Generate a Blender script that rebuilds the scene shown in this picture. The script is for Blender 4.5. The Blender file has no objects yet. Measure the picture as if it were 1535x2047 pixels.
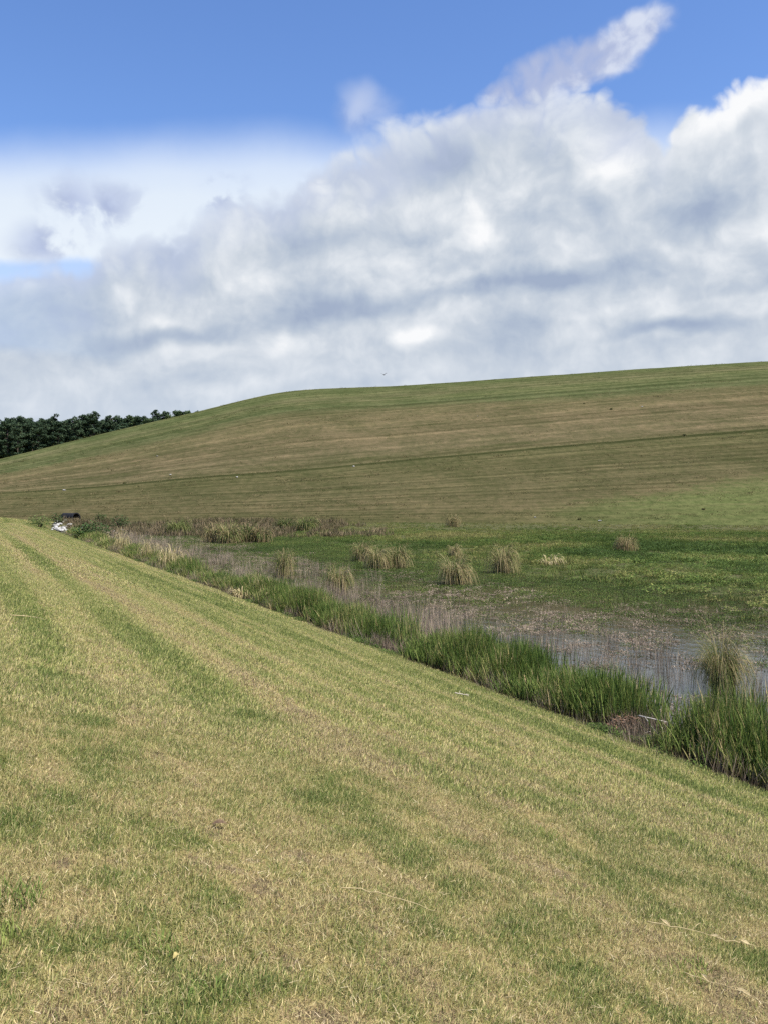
import bpy, math, random
import numpy as np
from mathutils import Vector, Matrix

random.seed(7)
rng = np.random.default_rng(11)
scene = bpy.context.scene
col = scene.collection
R = math.radians

# ------------------------------------------------------------------ camera
EYE = 4.2                                  # metres above the water of the marsh
cam_d = bpy.data.cameras.new('camera')
cam = bpy.data.objects.new('camera', cam_d)
col.objects.link(cam)
cam.location = (0, 0, EYE)
cam.rotation_euler = (R(90 - 1.244), 0, 0)
cam_d.sensor_fit = 'VERTICAL'
cam_d.angle = R(60.0)
cam_d.clip_start = 0.05
cam_d.clip_end = 9000
scene.camera = cam

# ------------------------------------------------------------------ light
SUN_ELEV, SUN_AZ = R(60), R(122)            # azimuth clockwise from the view direction (+Y)
sun_dir = Vector((math.cos(SUN_ELEV) * math.sin(SUN_AZ), math.cos(SUN_ELEV) * math.cos(SUN_AZ), math.sin(SUN_ELEV)))
sun_d = bpy.data.lights.new('sun', 'SUN')
sun_d.energy = 4.8
sun_d.angle = R(0.55)
sun_d.color = (1.0, 0.955, 0.88)
sun = bpy.data.objects.new('sun', sun_d)
col.objects.link(sun)
sun.rotation_euler = (-sun_dir).to_track_quat('-Z', 'Y').to_euler()
sun.location = (60, 40, 120)

scene.view_settings.view_transform = 'Standard'
scene.view_settings.look = 'None'
scene.view_settings.exposure = 0.8
scene.view_settings.gamma = 1.0
scene.view_settings.use_curve_mapping = False
scene.render.engine = 'CYCLES'
scene.cycles.use_denoising = False
scene.cycles.max_bounces = 6
scene.cycles.diffuse_bounces = 3
scene.cycles.glossy_bounces = 2
scene.cycles.transmission_bounces = 3
scene.cycles.transparent_max_bounces = 6
scene.cycles.sample_clamp_indirect = 4
scene.cycles.use_adaptive_sampling = True
scene.cycles.adaptive_threshold = 0.02


class NT:
    """Small helper that chains shader nodes."""
    def __init__(self, tree):
        self.t = tree
        tree.nodes.clear()
    def n(self, typ, props=None, **inp):
        nd = self.t.nodes.new(typ)
        for k, v in (props or {}).items():
            setattr(nd, k, v)
        for k, v in inp.items():
            self.set(nd.inputs[k.replace('_', ' ')] if not k.startswith('i') or not k[1:].isdigit() else nd.inputs[int(k[1:])], v)
        return nd
    def set(self, sock, v):
        if isinstance(v, bpy.types.NodeSocket):
            self.t.links.new(v, sock)
        elif v is not None:
            if sock.type == 'RGBA' and len(v) == 3:
                v = (*v, 1)
            sock.default_value = v
    def m(self, op, a, b=None, c=None, clamp=False):
        nd = self.t.nodes.new('ShaderNodeMath')
        nd.operation = op
        nd.use_clamp = clamp
        for i, v in enumerate((a, b, c)):
            if v is not None:
                self.set(nd.inputs[i], v)
        return nd.outputs[0]
    def vm(self, op, a, b=None, scale=None):
        nd = self.t.nodes.new('ShaderNodeVectorMath')
        nd.operation = op
        self.set(nd.inputs[0], a)
        if b is not None:
            self.set(nd.inputs[1], b)
        if scale is not None:
            self.set(nd.inputs['Scale'], scale)
        return nd.outputs['Value'] if op in ('LENGTH', 'DOT_PRODUCT', 'DISTANCE') else nd.outputs['Vector']
    def noise(self, vec, scale, detail=4, rough=0.5, out='Factor', dims='3D', lac=2.0):
        nd = self.t.nodes.new('ShaderNodeTexNoise')
        nd.noise_dimensions = dims
        self.set(nd.inputs['Vector'], vec)
        nd.inputs['Scale'].default_value = scale
        nd.inputs['Detail'].default_value = detail
        nd.inputs['Roughness'].default_value = rough
        nd.inputs['Lacunarity'].default_value = lac
        return nd.outputs[0] if out == 'Factor' else nd.outputs['Color']
    def ss(self, v, a, b, lo=0.0, hi=1.0, kind='SMOOTHSTEP'):
        nd = self.t.nodes.new('ShaderNodeMapRange')
        nd.interpolation_type = kind
        nd.clamp = True
        self.set(nd.inputs['Value'], v)
        for k, x in (('From Min', a), ('From Max', b), ('To Min', lo), ('To Max', hi)):
            self.set(nd.inputs[k], x)
        return nd.outputs[0]
    def ramp(self, v, stops, interp='LINEAR'):
        nd = self.t.nodes.new('ShaderNodeValToRGB')
        cr = nd.color_ramp
        cr.interpolation = interp
        while len(cr.elements) < len(stops):
            cr.elements.new(0.5)
        for e, (p, c) in zip(cr.elements, stops):
            e.position = p
            e.color = (c, c, c, 1) if isinstance(c, (int, float)) else (*c, 1)
        self.set(nd.inputs[0], v)
        return nd.outputs[0]
    def mix(self, f, a, b, blend='MIX'):
        nd = self.t.nodes.new('ShaderNodeMix')
        nd.data_type = 'RGBA'
        nd.blend_type = blend
        nd.clamp_factor = True
        self.set(nd.inputs[0], f)
        self.set(nd.inputs[6], a)
        self.set(nd.inputs[7], b)
        return nd.outputs[2]


def build_sky():
    world = bpy.data.worlds.new('World')
    scene.world = world
    world.use_nodes = True
    g = NT(world.node_tree)
    out = g.n('ShaderNodeOutputWorld')
    bg = g.n('ShaderNodeBackground')
    bg.inputs['Strength'].default_value = 0.058
    g.t.links.new(bg.outputs[0], out.inputs[0])
    sky = g.n('ShaderNodeTexSky', {'sky_type': 'NISHITA', 'sun_disc': False})
    sky.sun_elevation = SUN_ELEV
    sky.sun_rotation = SUN_AZ
    sky.altitude = 50
    sky.air_density = 1.0
    sky.dust_density = 0.3
    sky.ozone_density = 2.5
    hsv = g.n('ShaderNodeHueSaturation', None, Color=sky.outputs[0])
    hsv.inputs['Hue'].default_value = 0.510
    hsv.inputs['Saturation'].default_value = 1.17
    hsv.inputs['Value'].default_value = 2.0
    blue = hsv.outputs[0]

    tc = g.n('ShaderNodeTexCoord')
    N = tc.outputs['Generated']
    sep = g.n('ShaderNodeSeparateXYZ', None, Vector=N)
    x, y, z = sep.outputs
    r = g.m('MAXIMUM', g.m('SQRT', g.m('ADD', g.m('MULTIPLY', x, x), g.m('MULTIPLY', y, y))), 0.05)
    S = g.m('DIVIDE', x, r)          # sine of the azimuth
    E = g.m('DIVIDE', z, r)          # tangent of the elevation

    def se(px, py):
        u, v = (px - 767.5) / 1773.0, (985.0 - py) / 1773.0
        c = 1 / math.sqrt(1 + u * u)
        return u * c, v * c
    K = 1 / 1773.0

    # domain warp
    w1 = g.vm('SUBTRACT', g.noise(N, 7.0, 3, 0.5, 'Color'), (0.5, 0.5, 0.5))
    w2 = g.vm('SUBTRACT', g.noise(N, 26.0, 2, 0.5, 'Color'), (0.5, 0.5, 0.5))
    warp = g.vm('ADD', g.vm('SCALE', w1, scale=0.055), g.vm('SCALE', w2, scale=0.018))
    P = g.vm('ADD', N, warp)
    SE0 = g.n('ShaderNodeCombineXYZ', None, X=S, Y=E, Z=0.0).outputs[0]
    SEw = g.vm('ADD', SE0, g.vm('MULTIPLY', g.vm('ADD', g.vm('SCALE', w1, scale=0.065), g.vm('SCALE', w2, scale=0.024)), (1, 1, 0)))
    sew = g.n('ShaderNodeSeparateXYZ', None, Vector=SEw)
    Sw, Ew = sew.outputs[0], sew.outputs[1]

    # billowing noise at two places: here and a little towards the light
    LGT = (0.012, 0.0, 0.020)
    a0 = g.noise(P, 7.0, 8, 0.56)
    a1 = g.noise(g.vm('ADD', P, LGT), 7.0, 5, 0.52)
    relief = g.m('SUBTRACT', a0, a1)
    f0 = g.noise(P, 22.0, 5, 0.58)
    f1 = g.noise(g.vm('ADD', P, (0.005, 0, 0.009)), 22.0, 4, 0.58)
    relief2 = g.m('SUBTRACT', f0, f1)
    # billows: rounded puffs with creases between them
    def puff(scale, off, k):
        q = g.noise(g.vm('ADD', P, off), scale, 0, 0.5)
        return g.m('MULTIPLY', g.m('ABSOLUTE', g.m('SUBTRACT', q, 0.5)), k)
    bil = g.m('ADD', g.m('ADD', puff(13.0, (0, 0, 0), 2.6), puff(29.0, (3, 1, 0), 1.5)), puff(63.0, (0, 5, 2), 0.85))
    bil = g.m('SUBTRACT', bil, 0.55)
    # long flat streaks for the cloud bases
    st = g.noise(g.vm('MULTIPLY', P, (3.2, 3.2, 17.0)), 1.0, 5, 0.52)

    frames = {}
    def frame(ang):
        if ang not in frames:
            ca, sa = math.cos(R(ang)), math.sin(R(ang))
            frames[ang] = g.n('ShaderNodeCombineXYZ', None, X=g.m('ADD', g.m('MULTIPLY', Sw, ca), g.m('MULTIPLY', Ew, sa)),
                              Y=g.m('ADD', g.m('MULTIPLY', Sw, -sa), g.m('MULTIPLY', Ew, ca)), Z=0.0).outputs[0]
        return frames[ang]

    def blob(px, py, rx, ry, ang=8, amount=1.0, soft=0.0):
        cx, cy = se(px, py)
        ca, sa = math.cos(R(ang)), math.sin(R(ang))
        qx, qy = cx * ca + cy * sa, -cx * sa + cy * ca
        kx, ky = 1 / (rx * K), 1 / (ry * K)
        nd = g.n('ShaderNodeVectorMath', {'operation': 'MULTIPLY_ADD'}, i0=frame(ang), i1=(kx, ky, 0), i2=(-qx * kx, -qy * ky, 0))
        return g.ss(g.vm('LENGTH', nd.outputs[0]), 1.0, soft, 0.0, amount)

    def add(*vals):
        v = vals[0]
        for b in vals[1:]:
            v = g.m('ADD', v, b)
        return v

    def mul(a, b):
        return g.m('MULTIPLY', a, b)

    # --- thin bright veil, soft above, cut off flat below
    V = g.m('DIVIDE', z, g.m('MAXIMUM', y, 0.25))
    vv = lambda py: (985.0 - py) * K
    veil_top = g.ss(add(V, mul(g.m('SUBTRACT', a1, 0.5), 0.035), mul(S, -0.03)), vv(225), vv(352))
    veil_low = g.ss(add(V, mul(g.m('SUBTRACT', f0, 0.5), 0.014), mul(g.m('SUBTRACT', a0, 0.5), 0.03)), vv(538), vv(512))
    veil = mul(mul(veil_top, g.m('MULTIPLY_ADD', veil_low, 0.62, 0.38)), 0.95)
    veil_col = g.ramp(g.ss(g.m('ADD', V, mul(a0, 0.03)), vv(560), vv(230)), [(0.0, (8.6, 9.2, 9.7)), (0.6, (7.9, 8.7, 9.6)), (1.0, (6.2, 7.4, 9.6))])
    c = g.mix(veil, blue, veil_col)

    # --- main cumulus bank: upper outline as elevation over azimuth
    pts = [(-400, 600), (0, 556), (110, 545), (170, 532), (215, 480), (330, 462), (420, 440), (470, 405), (545, 385), (620, 345), (690, 310), (760, 280), (850, 240), (950, 195), (1040, 178), (1110, 185), (1200, 195), (1270, 215), (1318, 268), (1345, 225), (1410, 190), (1480, 165), (1535, 145), (1800, 120), (2200, 300)]
    s0, s1 = -0.62, 0.72
    stops = []
    for px, py in pts:
        s_, e_ = se(px, py)
        stops.append(((s_ - s0) / (s1 - s0), e_))
    Sn = g.m('DIVIDE', g.m('SUBTRACT', g.m('ADD', S, mul(g.m('SUBTRACT', Sw, S), 0.35)), s0), s1 - s0, clamp=True)
    edge = g.ramp(Sn, stops)
    D = g.m('SUBTRACT', edge, E)
    Dn = add(D, mul(g.m('SUBTRACT', a0, 0.5), 0.10), mul(bil, 0.030), mul(g.m('SUBTRACT', f0, 0.5), 0.034), blob(60, 600, 300, 62, 8, 0.05))
    rag = g.ss(S, se(1230, 0)[0], se(1370, 0)[0])                           # crisper towards the sunlit side
    wid = g.ss(S, se(900, 0)[0], se(1380, 0)[0], 0.026, 0.015)
    alpha = g.ss(Dn, g.m('MULTIPLY', wid, -0.45), wid)

    # plume and loose shreds
    plume = g.m('MAXIMUM', g.m('MAXIMUM', blob(1190, 122, 215, 70, 27, 1, 0.3), blob(1050, 185, 210, 100, 27, 1, 0.4)), blob(1270, 75, 120, 60, 27, 1, 0.2))
    tuft = blob(745, 215, 85, 58, 8, 1, 0.0)
    shred = g.m('MAXIMUM', g.m('MAXIMUM', blob(150, 415, 80, 85), blob(215, 425, 100, 82)), g.m('MAXIMUM', blob(450, 415, 75, 75), blob(105, 490, 95, 70)))
    brk = g.ss(add(a0, mul(f0, 0.9), mul(bil, 0.25)), 0.82, 1.05)
    plume_a = mul(g.ss(add(plume, mul(bil, 0.55), mul(g.m('SUBTRACT', a0, 0.5), 1.6), mul(g.m('SUBTRACT', f0, 0.5), 0.9)), 0.12, 1.05), g.ss(plume, 0.0, 0.5))
    alpha2 = g.m('MAXIMUM', g.m('MAXIMUM', mul(plume_a, 0.92), mul(tuft, g.ss(add(a0, mul(f0, 0.5)), 0.62, 0.90, 0.12, 0.55))), mul(mul(shred, brk), 1.0))

    # --- shade of the clouds
    blobs = [  # px, py, rx, ry, angle, amount
        (330, 675, 210, 34, 8, -0.42), (640, 632, 330, 45, 8, -0.38), (960, 588, 330, 40, 8, -0.34), (1180, 560, 200, 36, 8, -0.20),
        (1350, 655, 200, 24, 8, -0.42), (1400, 430, 160, 95, 27, -0.36), (600, 500, 110, 50, 8, -0.24), (900, 320, 170, 80, 27, -0.24),
        (640, 770, 300, 30, 8, -0.16), (420, 750, 190, 36, 8, -0.22), (110, 650, 250, 110, 8, -0.26), (1010, 690, 170, 40, 8, -0.14), (1080, 440, 110, 60, 27, -0.14),
        (970, 225, 140, 34, 27, -0.16), (1260, 235, 120, 44, 8, -0.16), (340, 500, 130, 45, 8, -0.24), (1500, 560, 110, 24, 8, -0.2),
        (1215, 320, 80, 90, 8, 0.44), (955, 465, 70, 120, 27, 0.40), (840, 665, 80, 30, 8, 0.55), (1440, 205, 150, 60, 27, 0.48), (1500, 490, 150, 45, 8, 0.26),
        (460, 475, 70, 55, 8, 0.30), (235, 610, 40, 44, 8, 0.34), (310, 647, 60, 22, 8, 0.30), (560, 690, 70, 24, 8, 0.22), (730, 370, 120, 60, 27, 0.16),
        (1180, 640, 90, 26, 8, 0.24), (620, 385, 85, 50, 27, 0.22), (480, 590, 220, 26, 8, 0.14), (900, 720, 500, 36, 8, 0.12)]
    lowf = g.ss(E, se(767, 560)[1], se(767, 720)[1])                     # the lower layer is paler, bluer and flatter
    sh = g.m('ADD', 0.53, mul(relief, g.ss(lowf, 0, 1, 1.85, 1.1, 'LINEAR')))
    sh = add(sh, mul(bil, 0.15), mul(relief2, 0.50), mul(g.m('SUBTRACT', st, 0.5), 0.75))
    for b in blobs:
        sh = g.m('ADD', sh, blob(*b[:5], b[5] * (1.25 if b[5] < 0 else 0.9)))
    sh = g.m('ADD', sh, mul(g.ss(Dn, 0.07, 0.0), mul(rag, 0.22)))
    ccol = g.ramp(sh, [(0.0, (3.6, 4.35, 5.8)), (0.25, (4.6, 5.35, 6.5)), (0.5, (5.9, 6.5, 7.3)), (0.75, (7.6, 8.0, 8.5)), (1.0, (9.5, 9.6, 9.75))])
    rim = mul(g.ss(Dn, 0.085, 0.0), g.m('SUBTRACT', 1.0, rag))
    ccol = g.mix(mul(rim, 0.75), ccol, g.mix(g.ss(add(a0, mul(bil, 0.2)), 0.42, 0.62), (5.2, 5.9, 7.7), (7.4, 8.0, 9.1)))
    # the shadowed shreds and the plume are lilac grey
    scol = g.mix(g.ss(add(a0, mul(relief, 1.6), mul(bil, 0.12)), 0.42, 0.66), (4.6, 5.2, 7.2), (7.2, 7.7, 8.9))
    shred_col = g.mix(g.ss(f0, 0.4, 0.65), (4.0, 4.7, 6.8), (5.0, 5.8, 7.9))
    s_mask = g.ss(S, se(520, 0)[0], se(600, 0)[0])
    c = g.mix(alpha2, c, g.mix(s_mask, shred_col, scol))
    thin = g.ss(S, se(-50, 0)[0], se(330, 0)[0], 0.78, 1.0)               # the left flank lets some blue through
    c = g.mix(mul(alpha, g.m('MAXIMUM', thin, g.ss(E, se(0, 600)[1], se(0, 720)[1]))), c, ccol)
    # air near the horizon
    c = g.mix(g.ss(E, se(767, 640)[1], se(767, 960)[1], 0.0, 0.5), c, (6.0, 6.9, 8.2))
    g.set(bg.inputs['Color'], c)
    world.cycles.sampling_method = 'MANUAL'
    world.cycles.sample_map_resolution = 512

build_sky()

# ------------------------------------------------------------------ numeric helpers
def _hash(ix, iy, seed):
    h = (ix.astype(np.int64) * 374761393 + iy.astype(np.int64) * 668265263 + seed * 1442695041) & 0xffffffff
    h = ((h ^ (h >> 13)) * 1274126177) & 0xffffffff
    h = (h ^ (h >> 16)) & 0xffffffff
    return h / 4294967295.0

def vnoise(x, y, seed=0):
    ix, iy = np.floor(x), np.floor(y)
    fx, fy = x - ix, y - iy
    fx, fy = fx * fx * (3 - 2 * fx), fy * fy * (3 - 2 * fy)
    a, b = _hash(ix, iy, seed), _hash(ix + 1, iy, seed)
    c, d = _hash(ix, iy + 1, seed), _hash(ix + 1, iy + 1, seed)
    return (a * (1 - fx) + b * fx) * (1 - fy) + (c * (1 - fx) + d * fx) * fy

def fbm(x, y, seed=0, octs=4, rough=0.5):
    x, y = np.asarray(x, float), np.asarray(y, float)
    v, amp, tot = 0.0, 1.0, 0.0
    for i in range(octs):
        ca, sa = math.cos(0.6 + i), math.sin(0.6 + i)
        f = 2.0 ** i
        xx, yy = (x * ca - y * sa) * f + 17.3 * i, (x * sa + y * ca) * f - 9.1 * i
        v = v + amp * vnoise(xx, yy, seed + i)
        tot += amp
        amp *= rough
    return v / tot

def sstep(x, a, b):
    t = np.clip((np.asarray(x, float) - a) / (b - a), 0, 1)
    return t * t * (3 - 2 * t)

def smin(a, b, k):
    h = np.clip(0.5 + 0.5 * (b - a) / k, 0, 1)
    return b * (1 - h) + a * h - k * h * (1 - h)

# ------------------------------------------------------------------ terrain
# shore coordinates: s runs along the foot of the bank, t across it (t > 0 towards the marsh)
SD, CD = math.sin(R(26)), math.cos(R(26))
T0 = 10.4
def st_of(x, y):
    return -SD * x + CD * y, CD * x + SD * y - T0
def xy_of(s, t):
    t = t + T0
    return -SD * s + CD * t, CD * s + SD * t

def shore_wob(s):
    return 0.22 * (fbm(s * 0.35, s * 0 + 3.3, 5, 3) - 0.5) * 2

def ground_z(x, y):
    x, y = np.asarray(x, float), np.asarray(y, float)
    s, t = st_of(x, y)
    r = np.hypot(x, y)
    # bank: plane at 1 in 4, rounded crest that sinks as the bank runs out
    tc = np.clip(-17.1 + 0.128 * s, -19.0, 40)
    front = -0.25 * t
    back = -0.25 * tc - 0.30 * (tc - t)
    z = smin(front, back, 0.35)
    # unevenness of the mown slope
    z = z + sstep(-t, 0.0, 2.0) * (0.10 * (fbm(x * 0.28, y * 0.28, 21, 3) - 0.5) + 0.05 * (fbm(t * 0.9, s * 0.10, 22, 2) - 0.5)
                                   + 0.035 * (fbm(x * 2.2, y * 2.2, 23, 3) - 0.5) * sstep(r, 60, 15))
    # marsh bed, mostly just below the water near the shore, above it further out
    bed = -0.10 + 0.20 * (fbm(x * 0.35, y * 0.35, 31, 4) - 0.5) + 0.05 * (fbm(x * 1.7, y * 1.7, 32, 2) - 0.5)
    edge = 14.0 + 0.06 * np.clip(s, 0, 120) + 5 * (fbm(x * 0.09, y * 0.09, 33, 3) - 0.5)
    bed = bed + 0.16 * sstep(t, edge - 6, edge + 6)
    # land beyond the marsh on the left and behind
    land = 0.55 * sstep(y, 98, 112) + 0.55 * sstep(-t, -1, 6) * sstep(s, 100, 125)
    bed = bed * (1 - sstep(y, 100, 110)) + land + 1.2 * sstep(y, 150, 230)
    k = 0.10
    zz = -smin(-z, -bed, 0.18)            # smooth maximum
    far_left = sstep(-t, 16, 26)
    zz = zz * (1 - far_left) + np.maximum(zz, 0.35) * far_left
    return zz

def straw(x, y):
    """0 = green, 1 = straw: mowing streaks along the bank plus dry patches"""
    s, t = st_of(x, y)
    r = np.hypot(x, y)
    tw = t + 0.28 * (fbm(s * 0.12, t * 0.25, 44, 2) - 0.5)
    a = fbm(tw * 0.9, s * 0.012, 41, 2, 0.6)
    b = fbm(tw * 2.4, s * 0.022, 42, 2, 0.6)
    b2 = fbm(tw * 4.6, s * 0.11, 46, 2, 0.6)
    c = fbm(x * 4.8, y * 4.8, 43, 4, 0.70)
    d = fbm(x * 0.45, y * 0.45, 45, 3, 0.5)
    near = sstep(r, 15, 4)
    v = 0.59 + 0.03 * near + (0.15 - 0.10 * near) * (a - 0.5) + (1.15 - 0.60 * near) * (b - 0.5) + (0.80 - 0.3 * near) * (b2 - 0.5) + (0.16 + 1.75 * near) * (c - 0.5) + (0.05 + 0.25 * near) * (d - 0.5)
    v += 0.04 * near - 0.12 * sstep(-t, 3.0, 0.3)
    v = v * 0.86
    th = fbm(x * 1.5, y * 1.5, 47, 4, 0.6)                  # grey-brown dead thatch
    v = v + (1.0 - v) * sstep(th, 0.59, 0.70) * near * 0.6
    return np.clip(v, 0, 1)

def mesh_obj(name, verts, faces, mat, parent=None, smooth=False):
    me = bpy.data.meshes.new(name)
    me.from_pydata([tuple(v) for v in verts] if not isinstance(verts, np.ndarray) else verts.tolist(), [], faces if not isinstance(faces, np.ndarray) else faces.tolist())
    if mat:
        for m in (mat if isinstance(mat, (list, tuple)) else [mat]):
            me.materials.append(m)
    if smooth:
        me.polygons.foreach_set('use_smooth', [True] * len(me.polygons))
    me.update()
    o = bpy.data.objects.new(name, me)
    col.objects.link(o)
    if parent:
        o.parent = parent
    return o

def tag(o, label=None, cat=None, group=None, kind=None):
    if label: o['label'] = label
    if cat: o['category'] = cat
    if group: o['group'] = group
    if kind: o['kind'] = kind
    return o

def vattr(o, name, arr):
    at = o.data.attributes.new(name, 'FLOAT', 'POINT')
    at.data.foreach_set('value', np.asarray(arr, dtype=np.float32))

def grid_faces(nr, nc, wrap=False):
    i = np.arange(nr - 1)[:, None]
    j = np.arange(nc if wrap else nc - 1)[None, :]
    j2 = (j + 1) % nc
    a = i * nc + j
    return np.stack([a, i * nc + j2, (i + 1) * nc + j2, (i + 1) * nc + j], -1).reshape(-1, 4)

# ------------------------------------------------------------------ materials
def new_mat(name):
    m = bpy.data.materials.new(name)
    m.use_nodes = True
    g = NT(m.node_tree)
    out = g.n('ShaderNodeOutputMaterial')
    b = g.n('ShaderNodeBsdfPrincipled')
    g.t.links.new(b.outputs[0], out.inputs[0])
    b.inputs['Specular IOR Level'].default_value = 0.25
    b.inputs['Roughness'].default_value = 0.75
    return m, g, b, out

def attr(g, name, typ='GEOMETRY', out='Fac'):
    nd = g.n('ShaderNodeAttribute', {'attribute_name': name, 'attribute_type': typ})
    return nd.outputs[out]

def simple_mat(name, ca, cb, scale=8.0, rough=0.8, bump=0.0, detail=5, spec=0.25):
    m, g, b, out = new_mat(name)
    tc = g.n('ShaderNodeTexCoord')
    f = g.noise(tc.outputs['Object'], scale, detail, 0.6)
    g.set(b.inputs['Base Color'], g.mix(g.ss(f, 0.3, 0.7), ca, cb))
    b.inputs['Roughness'].default_value = rough
    b.inputs['Specular IOR Level'].default_value = spec
    if bump:
        bp = g.n('ShaderNodeBump', None, Height=f)
        bp.inputs['Strength'].default_value = bump
        bp.inputs['Distance'].default_value = 0.02
        g.set(b.inputs['Normal'], bp.outputs[0])
    return m

def blade_mat(name, cols, trans=0.25, rough=0.75, root=(0.30, 0.24, 0.15), root_mix=0.55, shift=0.55):
    """Leaf blades. cols: ramp stops over 0..1, looked up by the instance's own tint plus a per-blade shift.
    Blades carry 'blade' (random 0..1) and 'up' (0 root, 1 tip)."""
    m, g, b, out = new_mat(name)
    tint = attr(g, 'tint', 'INSTANCER')
    bl = attr(g, 'blade')
    up = attr(g, 'up')
    v = g.m('ADD', tint, g.m('MULTIPLY', g.m('SUBTRACT', bl, 0.5), shift), clamp=True)
    c = g.ramp(v, cols)
    vb = g.m('FRACT', g.m('MULTIPLY', bl, 37.7))
    c = g.mix(1.0, c, g.n('ShaderNodeCombineColor', None, Red=g.ss(vb, 0, 1, 0.58, 1.32, 'LINEAR'), Green=g.ss(vb, 0, 1, 0.62, 1.28, 'LINEAR'), Blue=g.ss(vb, 0, 1, 0.58, 1.30, 'LINEAR')).outputs[0], 'MULTIPLY')
    c = g.mix(g.ss(up, 0.0, 0.45, root_mix, 0.0), c, root)
    g.set(b.inputs['Base Color'], c)
    b.inputs['Roughness'].default_value = rough
    b.inputs['Specular IOR Level'].default_value = 0.12
    tr = g.n('ShaderNodeBsdfTranslucent', None, Color=c)
    mx = g.n('ShaderNodeMixShader')
    mx.inputs[0].default_value = trans
    g.t.links.new(b.outputs[0], mx.inputs[1])
    g.t.links.new(tr.outputs[0], mx.inputs[2])
    g.t.links.new(mx.outputs[0], out.inputs[0])
    return m

# ground: mown turf on the bank, wet mud and thatch in the marsh
def ground_material():
    m, g, b, out = new_mat('turf_and_mud')
    geo = g.n('ShaderNodeNewGeometry')
    P = geo.outputs['Position']
    stw = attr(g, 'straw')
    wet = attr(g, 'marsh')
    mud_shade = attr(g, 'toe')  # strip at the bank foot: mud, with the shade there darkened into it
    fine = g.noise(P, 38.0, 6, 0.7)
    med = g.noise(P, 6.0, 5, 0.65)
    v = g.m('ADD', stw, g.m('ADD', g.m('MULTIPLY', g.m('SUBTRACT', fine, 0.5), 0.7), g.m('MULTIPLY', g.m('SUBTRACT', med, 0.5), 0.5)))
    turf = g.ramp(v, [(0.0, (0.0814, 0.0999, 0.0245)), (0.32, (0.1221, 0.1332, 0.0350)), (0.55, (0.1739, 0.1628, 0.0525)), (0.74, (0.2664, 0.2220, 0.0910)), (0.86, (0.2664, 0.2072, 0.0980)), (1.0, (0.1406, 0.1073, 0.0630))])
    soil = g.mix(g.ss(med, 0.35, 0.7), (0.085, 0.060, 0.036), (0.17, 0.125, 0.075))
    grain = g.noise(P, 150.0, 3, 0.7)
    turf = g.mix(g.ss(grain, 0.35, 0.65), g.mix(1.0, turf, (0.50, 0.48, 0.45), 'MULTIPLY'), g.mix(1.0, turf, (1.45, 1.40, 1.40), 'MULTIPLY'))
    turf = g.mix(g.ss(fine, 0.42, 0.30), turf, soil)
    marsh = g.ramp(g.m('ADD', g.m('MULTIPLY', med, 0.6), g.m('MULTIPLY', fine, 0.4)), [(0.25, (0.040, 0.036, 0.018)), (0.5, (0.075, 0.075, 0.030)), (0.75, (0.120, 0.115, 0.048))])
    c = g.mix(mud_shade, turf, g.mix(g.ss(fine, 0.4, 0.65), (0.030, 0.022, 0.014), (0.065, 0.055, 0.028)))
    c = g.mix(wet, c, marsh)
    g.set(b.inputs['Base Color'], c)
    b.inputs['Roughness'].default_value = 0.9
    b.inputs['Specular IOR Level'].default_value = 0.1
    bp = g.n('ShaderNodeBump', None, Height=g.m('ADD', fine, g.m('MULTIPLY', med, 0.6)))
    bp.inputs['Strength'].default_value = 0.8
    bp.inputs['Distance'].default_value = 0.03
    g.set(b.inputs['Normal'], bp.outputs[0])
    return m

def build_ground():
    # fan of rings round the camera: finest underfoot, reaching past the horizon
    rad = [0.4]
    while rad[-1] < 7000:
        q = rad[-1]
        rad.append(q * (1.012 if q < 60 else 1.02 if q < 160 else 1.10))
    rad = np.array(rad)
    th = np.concatenate([np.linspace(-40, 40, 401), np.linspace(41.5, 318.5, 150)])
    th = np.radians(th)
    rr, tt = np.meshgrid(rad, th, indexing='ij')
    x, y = (rr * np.sin(tt)).ravel(), (rr * np.cos(tt)).ravel()
    z = ground_z(x, y)
    v = np.stack([x, y, z], 1)
    f = grid_faces(len(rad), len(th), True)[:, ::-1]
    # close the middle
    n = len(th)
    v = np.vstack([v, [[0, 0, float(ground_z(0, 0))]]])
    o = mesh_obj('ground', v, f, ground_material(), smooth=True)
    import bmesh
    bm = bmesh.new(); bm.from_mesh(o.data); bm.verts.ensure_lookup_table()
    cen = bm.verts[len(v) - 1]
    for j in range(n):
        bm.faces.new((bm.verts[(j + 1) % n], bm.verts[j], cen)).smooth = True
    bmesh.ops.recalc_face_normals(bm, faces=bm.faces)
    bm.to_mesh(o.data); bm.free()
    xs, ys = v[:, 0], v[:, 1]
    s, t = st_of(xs, ys)
    t = t + shore_wob(s)
    vattr(o, 'straw', straw(xs, ys))
    vattr(o, 'marsh', sstep(t, 0.9, 2.0) * (1 - sstep(ys, 125, 135)))
    vattr(o, 'toe', sstep(t, -0.85, -0.35) * (1 - sstep(ys, 104, 112)) * (0.5 + 0.5 * sstep(s, 60, 25)))
    tag(o, kind='structure')
    return o
build_ground()

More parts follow.
